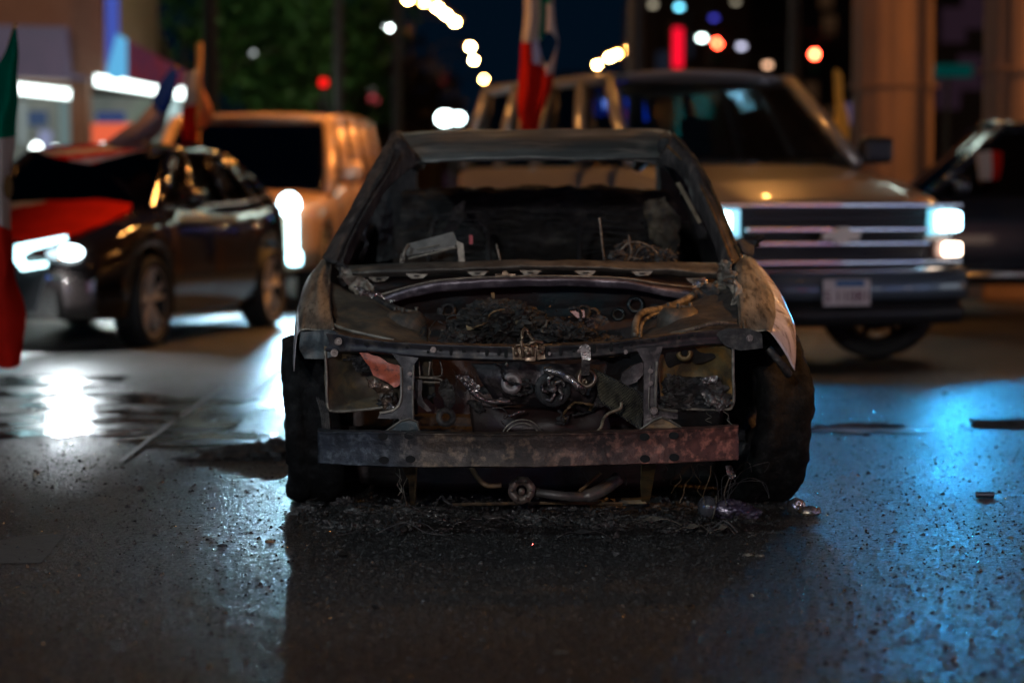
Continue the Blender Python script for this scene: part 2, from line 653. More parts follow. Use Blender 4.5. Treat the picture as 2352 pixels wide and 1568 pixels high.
street_lamp(-2.0, -6, 3.6, "added white fill lamp on a short post behind the camera", arm=(1.0, 0), s=12, col=(.97, .97, 1), power=1700, group=None)  # added frontal fill for the upright faces of the wreck
street_lamp(-9.5, 24, 8, "added lamp out of view, brightening the brick wall of the shop", arm=(-1.2, 0), s=100, rr=.08, col=(1, .78, .6), power=1300, group=None, cone=75, aim=(2.6, 14, -3.5))  # added to brighten the shop brick
street_lamp(0.2, 23.5, 7.2, "sodium lamp above the gap between the tan wagon and the silver truck", arm=(-1.0, 0), s=300, power=2600, group=None, cone=88, aim=(-.15, -.05, -1), rr=.07)
street_lamp(-3.6, 36.5, 7.8, "added green white lamp brightening the big tree", arm=(-1.0, 0), s=8, col=(.6, 1, .5), power=430, group=None, cone=80, aim=(-2, 10, -3.5), rr=.1)  # added to light the crown green
for k, (lx, ly) in enumerate(((3.0, 35.5), (6.4, 36), (9, 36.5), (4.5, 44), (-1.5, 40))):
    bm = bmesh.new()
    box(bm, (lx, ly, 6.9 + .15 * k), (2.3, .3, .12), bev=.02)
    tube(bm, [(lx, ly, 6.95 + .15 * k), (lx, ly, 7.6 + .15 * k)], .02, 6)
    tag(obj("tube_light", bm, emat("tube_green_white", (.8, 1, .88), 14)), ["leftmost of the white tubes", "second of the white tubes", "rightmost of the white tubes", "farthest of the white tubes", "lone white tube left of the others"][k] + " hung over the street behind the truck", "tube light", "white tube lights over the street")
for k, (lx, ly, lz) in enumerate(((2.4, 31, 6.2), (-0.6, 38, 6.6), (10.5, 27, 6.5), (5.2, 40, 6.4), (12, 38, 7.5))):  # added lamps, for orange glints on the sedan
    street_lamp(lx, ly, lz, ["lowest added sodium lamp behind the silver truck", "added sodium lamp behind the tan wagon", "added sodium lamp far to the right of the dark wagon", "added sodium lamp between the viaduct columns", "farthest right added sodium lamp under the viaduct"][k], arm=(-1.2 if lx > 0 else 1.2, 0), s=400, rr=.07)
street_lamp(-6.5, 3.5, 8.0, "added cool spot lamp out of view on the left, brightening the wreck", arm=(1.2, 0), s=60, rr=.08, col=(.72, .9, 1), power=800, cone=34, aim=(6.6, 5.4, -7.2), group=None)  # added to lift the upper surfaces of the wreck
street_lamp(-3.6, 16.2, 7.4, "sodium lamp on a long arm between the black sedan and the silver truck", arm=(2.6, 0), s=300, rr=.07, power=1300, cone=62, aim=(3.6, 1.5, -6.2), group=None)
# added unseen shop front behind the camera, for reflections in chrome and windscreens
sf = thing("added_shop_front", "added row of glowing windows behind the camera, for reflections", "shop", (0, -16, 0))
bm = bmesh.new()
box(bm, (0, -17, 3), (26, 1.6, 6), bev=.05)
obj("wall", bm, brick_far, sf)
for k, (x0, w, c_, s_) in enumerate(((-10, 3, (.6, .75, 1), 1.6), (-6, 2.4, (.1, .8, .8), 1.6), (-2.6, 2.6, (.8, .85, 1), 1.8), (1.2, 2.4, (.75, .35, .8), 1.3), (4.8, 2.8, (.5, .65, 1), 2.0), (9, 3, (1, .7, .5), 1.4))):
    bm = bmesh.new()
    box(bm, (x0, -16.1, 1.3), (w, .12, 2.3), bev=.02)
    obj("window", bm, emat("added_window%d" % k, c_, s_), sf)
sf = thing("added_shop_row", "added row of glowing windows out of view, mirrored in the truck chrome", "shop", (21, 3, 0))  # added unseen windows, for bright reflections in the grille bars
bm = bmesh.new()
box(bm, (21, 3, 3), (1.6, 34, 6), bev=.05)
obj("wall", bm, brick_far, sf)
for k, (y0, w, c_, s_) in enumerate(((-11, 3, (.6, .75, 1), 2.0), (-7.4, 1.2, (1, .1, .15), 3), (-5, 2.4, (.35, .45, 1), 2.6), (-2, 1.0, (1, .12, .2), 3), (0.2, 2.2, (.8, .9, 1), 3.2), (3.4, 2.4, (.3, .45, 1), 2.2), (6.6, 1.6, (.9, .85, 1), 3), (10, 3, (.45, .6, 1), 2), (14.5, 2.2, (.8, .9, 1), 2.8), (18, 1.6, (1, .5, .2), 2))):
    bm = bmesh.new()
    box(bm, (20.1, y0, 1.25), (.12, w, 2.3), bev=.02)
    obj("window", bm, emat("added_row_window%d" % k, c_, s_), sf)
# added strip-lit canopy behind the camera, frontal fill for truck and wreck
st = thing("fill_canopy", "added flat canopy with white fill strips, unseen behind the camera", "canopy", (0, -9, 0))
bm = bmesh.new()
box(bm, (0, -10, 5.6), (16, 9, .5), bev=.05)
obj("canopy_roof", bm, lamp_steel, st)
for cx in (-7, 7):
    bm = bmesh.new()
    box(bm, (cx, -10, 2.7), (.4, .4, 5.4), bev=.03)
    obj("canopy_post", bm, lamp_steel, st)
for cx, cy in ((-5, -7), (-1.5, -7), (2.2, -7), (5.6, -7), (-3, -11), (3, -11)):
    bm = bmesh.new()
    box(bm, (cx, cy, 5.3), (2.2, .25, .1), bev=.02)
    obj("strip_light", bm, emat("fill_strip", (.9, 1, .92), 20), st)
for (px, py, c_, nm_, pw) in ((-5.5, 1.5, (.08, .25, 1), "blue", 60), (6.0, 1.5, (1, .12, .1), "red", 60)):
    q = thing("patrol_beacon", nm_ + " flashing beacon on a post beside the camera", "beacon", (px, py, 0))
    bm = bmesh.new()
    tube(bm, [(px, py, 0), (px, py, 1.5)], .03, 8)
    obj("post", bm, lamp_steel, q)
    bm = bmesh.new()
    box(bm, (px, py, 1.6), (.3, .14, .12), bev=.03)
    obj("beacon_lens", bm, emat("beacon_" + nm_, c_, 60), q)
    light('POINT', "beacon_glow", (px, py + .3, 1.6), pw, c_, .1, parent=q)

# ---------------------------------------------------------------- traffic lights and lit sign
dark = mat("black_housing", (.012, .012, .012), .5)
def traffic_light(u, v, d, lab):
    p = W(u, v, d)
    t = thing("traffic_light", lab, "traffic light", (p.x, p.y, 0), 0, "traffic lights over the crossing")
    bm = bmesh.new()
    box(bm, (p.x, p.y + .16, p.z - .32), (.36, .26, 1.05), bev=.04)
    obj("housing", bm, dark, t)
    for k, (c, s) in enumerate((((1, .05, .02), 120), ((.02, .015, .003), .2), ((.003, .02, .01), .2))):
        bm = bmesh.new()
        cyl(bm, (p.x, p.y, p.z - .32 * k), (0, 1, 0), .135, .05, 24)
        obj("lens", bm, emat("signal%d" % k, c, s), t)
        bm = bmesh.new()
        tube(bm, [(p.x + math.cos(a) * .15, p.y - .12, p.z - .32 * k + math.sin(a) * .15) for a in [math.pi * j / 12 for j in range(13)]], .012, 5)
        obj("visor", bm, dark, t)
    bm = bmesh.new()
    tube(bm, [(p.x, p.y + .2, p.z + .2), (p.x, p.y + .2, p.z + .5), (p.x + 7, p.y + .2, p.z + .6)], .06, 8)
    tube(bm, [(p.x + 7, p.y + .2, p.z + .6), (p.x + 7, p.y + .2, 0)], .1, 8)
    obj("mast_arm", bm, lamp_steel, t)
traffic_light(1647, 100, 110, "red traffic light beside the white lamp, left one of two")
traffic_light(1871, 125, 110, "red traffic light left of the concrete column, right one of two")
p = W(1557, 100, 80)
t = thing("vertical_sign", "tall narrow glowing red sign above the silver truck roof", "sign", (p.x, p.y, 0))
bm = bmesh.new()
box(bm, (p.x, p.y, p.z - .15), (.30, .1, 1.3), bev=.03)
obj("lit_panel", bm, emat("red_panel", (1, .005, .03), 1.3), t)
bm = bmesh.new()
box(bm, (p.x, p.y + .12, p.z - .15), (.55, .12, 1.65), bev=.03)
tube(bm, [(p.x, p.y + .15, p.z - .9), (p.x, p.y + .15, 0)], .08, 8)
obj("sign_case", bm, dark, t)
for (u, v, d, s, c, w, h, lab) in ((743, 190, 40, 1.6, (1, .01, .01), .13, .13, "small round red light beside the dark roof of the far tan vehicle"),
                             (858, 205, 70, 1.2, (.8, .75, .7), .24, .2, "small white light stacked above a pink one"),
                             (858, 228, 70, .8, (1, .12, .15), .24, .2, "small pink light stacked below a white one"),
                             (1020, 185, 90, .15, (1, .02, .1), .3, .3, "faint crimson light left of the lowest sodium lamps"),
                             (2178, 163, 45, .06, (.0, .5, .45), .9, .24, "dim teal sign between the two concrete columns")):
    p = W(u, v, d)
    t = thing("lit_sign", lab, "sign", (p.x, p.y, 0))
    bm = bmesh.new()
    box(bm, p, (w, .06, h), bev=.04)
    obj("lit_panel", bm, emat("sig%d" % u + str(v), c, s), t)
    bm = bmesh.new()
    tube(bm, [(p.x, p.y + .08, p.z), (p.x, p.y + .08, 0)], .04, 8)
    obj("post", bm, dark, t)

# ---------------------------------------------------------------- viaduct columns
conc = mat("column_concrete", (.30, .17, .11), .85, col2=(.16, .10, .07), scale=1.2, lo=.35, hi=.7, bump=.3, bscale=12, stretch=(1, 1, .25))
def column(x, y, r, lab):
    t = thing("concrete_column", lab, "column", (x, y, 0), 0, "concrete columns under the viaduct")
    bm = bmesh.new()
    n = 48
    prof = []
    for k in range(n):
        a = 2 * math.pi * k / n
        rr = r * 1.06
        g = 1 - .035 * (abs(math.sin(a * 6)) > .93)
        prof.append((x + math.cos(a) * rr * g, y + math.sin(a) * rr * g))
    slab(bm, [Vector((a, b, 0)) for a, b in prof], 7.5, (0, 0, 1))
    obj("shaft", bm, conc, t)
    bm = bmesh.new()
    box(bm, (x, y, .12), (r * 2.6, r * 2.6, .24), bev=.04)
    obj("footing", bm, conc, t)
    bm = bmesh.new()
    for zz in (2.45, 4.9):
        tube(bm, [(x + math.cos(a) * r * 1.16, y + math.sin(a) * r * 1.16, zz) for a in [2 * math.pi * k / 24 for k in range(25)]], .02, 6)
    obj("joint_band", bm, conc, t)
p = W(2048, 448, 30)
column(p.x, 30, .47, "broad round concrete column behind the truck mirror")
p = W(2370, 448, 26)
column(p.x, 26, .5, "orange lit concrete column at the right edge above the dark car")
bm = bmesh.new()
box(bm, (8, 28, 8.2), (9, 40, 1.4), bev=.05)
tag(obj("viaduct_deck", bm, conc), "concrete deck carried over the street by the columns", "viaduct")

# ---------------------------------------------------------------- shop on the left
brick = mat("brown_brick", (.30, .16, .10), .9, col2=(.22, .115, .075), scale=14, bump=.4, bscale=30)
t = thing("corner_shop", "brown brick shop with white strip lights and a blue lit edge on the left", "shop", (-8, 38, 0))
bm = bmesh.new()
a, b = W(-420, -260, 38), W(236, 178, 38)
box(bm, ((a.x + b.x) / 2, 41, (b.z + 8) / 2), (b.x - a.x, 6, 8 - b.z))
obj("wall", bm, brick, t)
bm = bmesh.new()
for (u0, u1) in ((163, 206), (-60, -10)):
    q0, q1 = W(u0, 200, 37.9), W(u1, 345, 37.9)
    box(bm, ((q0.x + q1.x) / 2, 37.95, b.z / 2), (q1.x - q0.x, .3, b.z))
obj("pier", bm, brick, t)
bm = bmesh.new()
q0, q1 = W(-300, 52, 37.6), W(150, 62, 37.6)
q2, q3 = W(215, 185, 37.6), W(-300, 165, 37.6)
slab(bm, [q0, q1, W(158, 165, 37.6), q2, q3], .25)
obj("fascia", bm, mat("violet_fascia", (.10, .085, .13), .5, col2=(.06, .07, .10), scale=1.5, emit=(.3, .25, .5), estr=.09), t)
bm = bmesh.new()
box(bm, W(258, 60, 37.4), (.19, .16, 1.66), bev=.03)
obj("blue_tube", bm, emat("blue_tube", (.10, .16, .75), .55), t)
bm = bmesh.new()
slab(bm, [W(240, 182, 37.2), W(298, 182, 37.2), W(290, 90, 37.2), W(268, 78, 37.2)], .1)
obj("lit_pylon", bm, emat("lit_pylon", (.13, .5, .85), .9), t)
# sign band receding to the right
bm = bmesh.new()
slab(bm, [W(292, 92, 37), W(440, 172, 42.5), W(440, 214, 42.5), W(292, 184, 37)], .2)
obj("sign_band", bm, mat("sign_band_red", (.25, .02, .04), .5, col2=(.03, .035, .16), scale=1.1, lo=.45, hi=.55, emit=(.5, .08, .15), estr=.12), t)
bm = bmesh.new()
slab(bm, [W(218, 172, 36.4), W(428, 204, 41.8), W(428, 228, 41.8), W(218, 196, 36.4)], .12)
obj("strip_light", bm, emat("strip_white", (.85, 1, .97), 5), t)
bm = bmesh.new()
slab(bm, [W(36, 192, 38.2), W(168, 207, 40.2), W(168, 228, 40.2), W(36, 214, 38.2)], .12)
obj("strip_light", bm, emat("strip_white", (.85, 1, .97), 5), t)
# window wall with things behind glass; their glow stands in for room light
bm = bmesh.new()
slab(bm, [W(-60, 214, 39.9), W(420, 224, 42.9), W(420, 400, 42.9), W(-60, 400, 39.9)], .08)
obj("back_wall", bm, mat("shop_inside", (.25, .25, .22), .7, col2=(.1, .13, .13), scale=1.3, emit=(.55, .62, .55), estr=.10), t)
items = [((135, 88 + 140), (165, 335), (.35, .5, .5), .35), ((45, 235), (60, 330), (.5, .6, .6), .4), ((90, 300), (118, 352), (.45, .5, .8), .5), ((138, 262), (175, 285), (.02, .15, .7), .5),
         ((222, 258), (288, 280), (.12, .2, .6), .25), ((206, 284), (304, 335), (1, .16, .07), .8), ((386, 226), (413, 308), (.6, .85, .85), .75), ((66, 255), (108, 290), (.15, .25, .5), .25),
         ((225, 322), (262, 345), (.8, .85, .5), .6), ((300, 330), (380, 345), (.05, .08, .08), .2)]
for k, (p0, p1, c, s) in enumerate(items):
    bm = bmesh.new()
    a0 = W(p0[0], p0[1], 38.6 + p0[0] * .006)
    a1 = W(p1[0], p1[1], 38.6 + p0[0] * .006)
    box(bm, (a0 + a1) / 2, (a1.x - a0.x, .12, a0.z - a1.z), bev=.02)
    obj("shop_display", bm, emat("disp%d" % k, c, s), t)
for k, (u, v) in enumerate(((84, 342), (128, 350), (172, 347))):
    bm = bmesh.new()
    blob(bm, W(u, v, 38), (.09, .08, .1), 2, 0)
    obj("window_bulb", bm, emat("bulb", (.9, 1, .97), 7), t, smooth=True)
light('AREA', "shop_light", (-6.0, 37.0, 2.7), 120, (.85, 1, .97), .5, target=(-5, 30, 0), parent=t)

# ---------------------------------------------------------------- pole, trees, far blocks
bm = bmesh.new()
p = W(486, 448, 30)
tube(bm, [(p.x, 30, 0), (p.x, 30, 9)], [.1, .07], 12)
tag(obj("utility_pole", bm, mat("dark_pole", (.01, .01, .01), .8)), "dark pole standing in front of the green tree", "pole")
leafm = mat("leaf_green", (.035, .10, .03), .6, col2=(.07, .16, .03), scale=.9)
barkm = mat("bark", (.06, .045, .035), .9, bump=.5)
def tree(x, y, h, cr_, lab, n=2500, ls=.16, m=leafm, zc=.66):
    t = thing("tree", lab, "tree", (x, y, 0))
    bm = bmesh.new()
    top = Vector((x, y, h * zc))
    tube(bm, smoothpath([(x, y, 0), (x + .1, y, h * .2), (x - .05, y, h * .42), top]), [.22 - .012 * i for i in range(19)][:19], 8)
    lobes = []
    for k in range(9):
        a, e = R.uniform(0, 6.3), R.uniform(-.3, .9)
        q = Vector((x + math.cos(a) * cr_ * .62, y + math.sin(a) * cr_ * .62, h * zc + e * cr_ * .75))
        lobes.append((q, cr_ * R.uniform(.38, .62)))
        tube(bm, smoothpath([(x, y, h * R.uniform(.3, .45)), ((x + q.x) / 2, (y + q.y) / 2, (h * .45 + q.z) / 2 - .1), q], 4), [.09 - .008 * i for i in range(9)], 6)
    obj("trunk", bm, barkm, t, smooth=True)
    bm = bmesh.new()
    for _ in range(n):
        q, rr = R.choice(lobes)
        d = Vector((R.gauss(0, 1), R.gauss(0, 1), R.gauss(0, 1))).normalized() * rr * R.uniform(.55, 1.05)
        c = q + d
        u_ = Vector((R.uniform(-1, 1), R.uniform(-1, 1), R.uniform(-1, 1))).normalized()
        v_ = u_.cross(Vector((R.uniform(-1, 1), R.uniform(-1, 1), 1))).normalized()
        s = ls * R.uniform(.6, 1.3)
        bm.faces.new([bm.verts.new(c + w) for w in (u_ * s, v_ * s * .5, -u_ * s, -v_ * s * .5)])
    obj("crown", bm, m, t)
    return t
p = W(430, 448, 47)
tree(p.x, 47, 7.5, 3.0, "large green leafy tree lit by lamps behind the dark pole", 9000, .11, zc=.6)
p = W(700, 448, 56)
tree(p.x, 56, 7, 2.3, "smaller green tree at the right of the lit tree", 2600, .2, zc=.55)
p = W(300, 448, 52)
tree(p.x - .5, 52, 9, 2.8, "tall leafy tree rising behind the shop roof", 2600, .2, zc=.7)
darkleaf = mat("dark_leaf", (.05, .03, .02), .8)
p = W(850, 448, 85)
tree(p.x, 85, 8, 3.2, "dark leafless looking tree beneath the curved row of lamps", 1800, .25, darkleaf, .6)
farm = mat("far_block", (.03, .022, .02), .9, col2=(.05, .03, .025), scale=.2)
winm = emat("far_window", (1, .6, .3), .25)
for k, (u0, u1, v, d, lab) in enumerate(((560, 985, 235, 120, "low dark far building behind the curved lamp row"), (985, 1180, 300, 150, "farthest low building at the end of the avenue"),
                                 (1475, 1720, -900, 110, "dark tower block behind the red sign"), (1720, 1960, -700, 125, "dark tower block behind the right traffic light"),
                                 (2100, 2500, -300, 70, "dark building between the concrete columns"), (1290, 1475, 180, 170, "far low block behind the short lamp row"))):
    a, b = W(u0, v, d), W(u1, 448, d)
    hh = max(a.z, 2)
    t = thing("far_building", lab, "building", ((a.x + b.x) / 2, d, 0))
    bm = bmesh.new()
    box(bm, ((a.x + b.x) / 2, d + 6, hh / 2), (b.x - a.x, 12, hh))
    box(bm, ((a.x + b.x) / 2, d + 6, hh + .2), (b.x - a.x + .4, 12.4, .4))
    obj("wall", bm, farm, t)
    for _ in range(9):
        zz = R.uniform(1.5, min(hh, 14))
        bm = bmesh.new()
        box(bm, (R.uniform(a.x + 1, b.x - 1), d - .02, zz), (.7, .08, 1.0))
        obj("window", bm, emat("far_window%d" % (k % 3), [(1, .5, .25), (.6, .3, .5), (.3, .4, .7)][k % 3], .025), t)
# ---------------------------------------------------------------- vehicles
rubber = mat("tyre_rubber", (.012, .012, .012), .75, bump=.3, bscale=60)
black_plastic = mat("black_plastic", (.01, .01, .011), .4)
chrome = mat("chrome", (.8, .81, .85), .22, 1.0)
rim_m = mat("alloy_rim", (.75, .66, .58), .45, .5)
seat_m = mat("seat_fabric", (.02, .018, .018), .9)
def lerp(tab, y):
    if y <= tab[0][0]:
        return tab[0][1]
    for (a, p), (b, q) in zip(tab, tab[1:]):
        if y <= b:
            s = (y - a) / (b - a)
            s = s * s * (3 - 2 * s) if len(tab) > 99 else s
            return p + (q - p) * s
    return tab[-1][1]
def wheel(parent, x, y, r, w, side, turn=0.0, spokes=5, rim=rim_m, rr=.72):
    """wheel with its axle along local x; side = +1 / -1: which way its face looks"""
    R3 = Matrix.Rotation(turn, 4, 'Z')
    M = Matrix.Translation((x, y, r))
    A = R3 @ Vector((side, 0, 0))
    bm = bmesh.new()
    q = w / 2
    lathe(bm, [(r * rr, -q * .8), (r * .93, -q), (r * .985, -q * .8), (r, -q * .45), (r, q * .45), (r * .985, q * .8), (r * .93, q), (r * rr, q * .8), (r * rr * .96, 0)], (x, y, r), A, 40)
    ty = obj("wheel", bm, rubber, parent, world=False, smooth=True)
    bm = bmesh.new()
    k = r * rr
    lathe(bm, [(k, -q * .7), (k, q * .82), (k * .93, q * .84), (k * .9, q * .4), (k * .9, -q * .7)], (x, y, r), A, 40)
    for v in bm.verts:
        v.tag = True
    cyl(bm, Vector((x, y, r)) + A * q * .35, A, k * .2, q * .5, 20)
    for f in bm.faces:
        if all(v.tag for v in f.verts):
            f.material_index = 1 if min((v.co - Vector((x, y, r))).length for v in f.verts) < k * .95 else 0
    X, Y = frame(A)
    for i in range(spokes):
        for da in (-.13, .13):
            a = 2 * math.pi * i / spokes + .3
            d0 = X * math.cos(a) + Y * math.sin(a)
            d1 = X * math.cos(a + da * 1.5) + Y * math.sin(a + da * 1.5)
            p0 = Vector((x, y, r)) + A * q * .45 + d0 * k * .12
            p1 = Vector((x, y, r)) + A * q * .6 + d1 * k * .92
            tube(bm, [p0, p1], [k * .10, k * .085], 6)
    obj("rim", bm, [rim, rubber], ty, world=False)
    bm = bmesh.new()
    cyl(bm, Vector((x, y, r)) - A * q * .3, A, k * .72, .03, 24)
    obj("brake_disc", bm, mat("brake_disc", (.03, .03, .03), .6, .3), ty, world=False)
    return ty
def body(parent, sp, m):
    """lower body: loft of cross sections along y, wheel arches cut into its sides"""
    y0, y1 = -sp['lf'], sp['wb'] + sp['lr']
    bm = bmesh.new()
    n = 110
    rings = []
    R_ = sp['r'] + .055
    for i in range(n + 1):
        y = y0 + (y1 - y0) * i / n
        zt, w, zs = lerp(sp['top'], y), lerp(sp['wid'], y), lerp(sp['sill'], y)
        za = zs
        for yw in (0, sp['wb']):
            if abs(y - yw) < R_:
                za = max(za, sp['r'] + math.sqrt(R_ * R_ - (y - yw) ** 2))
        za = min(za, zt - .14)
        hgt = zt - za
        sh = sp.get('sh', .2)
        zc = zt - min(sh, hgt * .45)
        pr = [(w * .9, za), (w * .985, za + .02), (w, za + (zc - za) * .5), (w * .995, zc), (w * .97, zt - .055), (w * .9, zt - .015), (w * .6, zt + sp.get('crown', .02)), (0, zt + sp.get('crown', .02) * 1.4)]
        pts = [Vector((a, y, z)) for a, z in pr] + [Vector((-a, y, z)) for a, z in pr[:-1][::-1]]
        rings.append([bm.verts.new(q) for q in pts])
    for a, b in zip(rings, rings[1:]):
        for k in range(len(a) - 1):
            bm.faces.new((a[k], a[k + 1], b[k + 1], b[k]))
        bm.faces.new((a[-1], a[0], b[0], b[-1]))
    bm.faces.new(rings[0][::-1])
    bm.faces.new(rings[-1])
    return obj("body", bm, m, parent, world=False, smooth=True)
def cabin(parent, g, m, gm, trim=black_plastic):
    """greenhouse: g['base'] / g['top'] list of (y) stations A..D; returns nothing"""
    wb_, wt, zb, zt = g['wb'], g['wt'], g['zb'], g['zt']
    B = [(y, lerp(zb, y)) for y in g['base']]
    T = [(y, lerp(zt, y)) for y in g['top']]
    Wb, Wt = lambda y: lerp(wb_, y), lambda y: lerp(wt, y)
    for s in (1, -1):
        bm = bmesh.new()
        for (yb, zb1), (yt, zt1) in zip(B, T):
            p0, p1 = Vector((s * Wb(yb), yb, zb1 - .03)), Vector((s * Wt(yt), yt, zt1 - .02))
            tube(bm, [p0, (p0 + p1) / 2 + Vector((s * .015, 0, 0)), p1], g.get('pw', .045), 6)
        tube(bm, [Vector((s * Wt(y), y, z - .02)) for y, z in T], g.get('pw', .045), 6)
        obj("pillar_frame", bm, m, parent, world=False, smooth=True)
        for (b0, t0), (b1, t1) in zip(list(zip(B, T)), list(zip(B, T))[1:]):
            bm = bmesh.new()
            i = .012
            pts = [Vector((s * (Wb(b0[0]) - i), b0[0], b0[1] - .05)), Vector((s * (Wb(b1[0]) - i), b1[0], b1[1] - .05)), Vector((s * (Wt(t1[0]) - i), t1[0], t1[1] - .02)), Vector((s * (Wt(t0[0]) - i), t0[0], t0[1] - .02))]
            slab(bm, pts, .006, (-s, 0, 0))
            obj("side_window", bm, gm, parent, world=False)
    def pane(name, yb, zb1, yt, zt1, bow):
        rows_ = []
        for k in range(5):
            f = k / 4
            y, z = yb + (yt - yb) * f, zb1 + (zt1 - zb1) * f
            w = (Wb(yb) + (Wt(yt) - Wb(yb)) * f) - .02
            rows_.append([(c * w, y - bow * (1 - c * c), z) for c in (-1, -.5, 0, .5, 1)])
        bm = patch(rows_, 3, 2, px=False)
        obj(name, bm, gm, parent, world=False, smooth=True, solid=.006)
    pane("windshield", B[0][0], B[0][1] - .03, T[0][0], T[0][1] - .01, .10)
    pane("rear_window", B[-1][0], B[-1][1] - .03, T[-1][0], T[-1][1] - .01, -.05)
    rows_ = []
    for k in range(7):
        y = T[0][0] + (T[-1][0] - T[0][0]) * k / 6
        z = lerp(zt, y)
        w = Wt(y)
        bow = -.08 if k == 0 else 0
        rows_.append([(c * w, y + bow * (1 - c * c), z + g.get('rc', .05) * (1 - abs(c) ** 2.5) - (.03 if abs(c) == 1 else 0)) for c in (-1, -.92, -.5, 0, .5, .92, 1)])
    bm = patch(rows_, 3, 2, px=False)
    obj("roof", bm, m, parent, world=False, smooth=True, solid=.05)
    # seats, so that something stands behind the glass
    for yy in g['seats']:
        for x in (-.4, .4):
            bm = bmesh.new()
            zz = lerp(zb, yy)
            box(bm, (x, yy, zz - .1), (.48, .16, .6), Matrix.Rotation(rad(-12), 4, 'X'), bev=.06)
            box(bm, (x, yy + .1, zz + .27), (.27, .1, .17), Matrix.Rotation(rad(-8), 4, 'X'), bev=.04)
            obj("seat", bm, seat_m, parent, world=False)
def part_poly(parent, name, pts, y, th, m, bev=.0):
    """flat part on the front: pts = (x, z) local, slab from y to y+th"""
    bm = bmesh.new()
    slab(bm, [Vector((a, (q[2] if len(q) > 2 else y), b)) for q in pts for a, b in [(q[0], q[1])]], th)
    if bev:
        bmesh.ops.bevel(bm, geom=bm.edges[:], offset=bev, segments=2, affect='EDGES')
    return obj(name, bm, m, parent, world=False)
def bars(parent, name, segs, m, r, flat=None, n=8):
    bm = bmesh.new()
    for pts in segs:
        if flat:
            for a, b in zip(pts, pts[1:]):
                a, b = Vector(a), Vector(b)
                d = b - a
                M = Matrix.Rotation(math.atan2(d.y, d.x), 4, 'Z')
                box(bm, (a + b) / 2, (d.length + .01, flat[0], flat[1]), M, bev=.008)
        else:
            tube(bm, pts, r, n)
    return obj(name, bm, m, parent, world=False, smooth=not flat)
def text(parent, s, loc, size, m, name="lettering", rot=(90, 0, 0), ext=.002):
    cu = bpy.data.curves.new(name, 'FONT')
    cu.body = s
    cu.size = size
    cu.extrude = ext
    cu.align_x = 'CENTER'
    o = bpy.data.objects.new(name, cu)
    me = bpy.data.meshes.new_from_object(o)
    bpy.data.objects.remove(o)
    o = bpy.data.objects.new(name, me)
    COL.objects.link(o)
    me.materials.clear()
    me.materials.append(m)
    o.location = loc
    o.rotation_euler = [rad(a) for a in rot]
    o.parent = parent
    return o
def underbody(t, sp, w=.55):
    bm = bmesh.new()
    box(bm, (0, sp['wb'] / 2, sp['r'] + .12), (w * 2, sp['wb'] + 1.1, .4), bev=.05)
    for y in (0, sp['wb']):
        tube(bm, [(-w - .2, y, sp['r']), (w + .2, y, sp['r'])], .05, 8)
    obj("underbody", bm, black_plastic, t, world=False)
    # inner wheel arches
    bm = bmesh.new()
    for s in (-1, 1):
        for y in (0, sp['wb']):
            box(bm, (s * (w + .03), y, sp['r'] + .25), (.06, sp['r'] * 2.2, sp['r'] * 1.1))
    obj("arch_liner", bm, black_plastic, t, world=False)

# ---- silver full-size SUV / truck
silver = mat("silver_paint", (.25, .24, .235), .30, .45, coat=.6)
T1 = thing("silver_truck", "big silver sport utility truck with lit headlights, facing the wreck on the right", "truck", (1.76, 16.4, 0), rad(19))
sp = dict(lf=.92, wb=3.0, lr=1.15, r=.385, top=[(-.92, 1.05), (-.80, 1.09), (-.4, 1.19), (.5, 1.33), (4.1, 1.36), (4.15, 1.30)],
          wid=[(-.92, .86), (-.7, .93), (0, .96), (3.6, .96), (4.15, .92)], sill=[(-.92, .62), (-.6, .62), (-.45, .42), (4.15, .45)], sh=.22)
body(T1, sp, silver)
underbody(T1, sp, .62)
cabin(T1, dict(base=[.42, 1.35, 2.35, 3.2, 4.08], top=[1.22, 1.75, 2.4, 3.2, 3.95], wb=[(0, .86), (5, .87)], wt=[(0, .71), (5, .71)], zb=[(0, 1.36), (5, 1.36)], zt=[(1.2, 1.97), (5, 2.0)], pw=.05, seats=(2.1, 3.2)), silver, glass("tinted_glass", (.66, .72, .74), .12))
wheel(T1, .80, 0, .40, .29, 1, turn=rad(44), rim=black_plastic)
wheel(T1, -.80, 0, .385, .27, -1, turn=rad(44))
wheel(T1, .80, 3.0, .385, .27, 1)
wheel(T1, -.80, 3.0, .385, .27, -1)
yf = -.95
bm = bmesh.new()
ax_ = Matrix.Rotation(rad(44), 4, 'Z') @ Vector((1, 0, 0))
blob(bm, Vector((.80, 0, .40)) + ax_ * .10, (.05, .05, .06), 3, 0)
obj("hub_cap", bm, mat("hub_pale", (.8, .78, .75), .3, .3), T1, world=False, smooth=True)  # pale cap stands in for ground light showing through the wheel
part_poly(T1, "grille_recess", [(-.63, .69), (.63, .69), (.66, 1.04), (-.66, 1.04)], yf + .0, .04, black_plastic)
gr = bars(T1, "grille", [[(-.93, yf + .05, .69), (-.6, yf - .05, .69), (0, yf - .08, .69), (.6, yf - .05, .69), (.93, yf + .05, .69)],
                         [(-.64, yf - .04, .81), (0, yf - .07, .81), (.64, yf - .04, .81)], [(-.64, yf - .04, .90), (0, yf - .07, .90), (.64, yf - .04, .90)],
                         [(-.93, yf + .05, 1.055), (-.6, yf - .04, 1.055), (0, yf - .07, 1.055), (.6, yf - .04, 1.055), (.93, yf + .05, 1.055)]], chrome, .02, flat=(.05, .026))
bars(T1, "grille_slat", [[(-.62, yf - .02, z), (0, yf - .045, z), (.62, yf - .02, z)] for z in (.745, .78, .845, .875, .95, 1.0)], black_plastic, .008)
for x in (-.35, .35):
    pass
bm = bmesh.new()
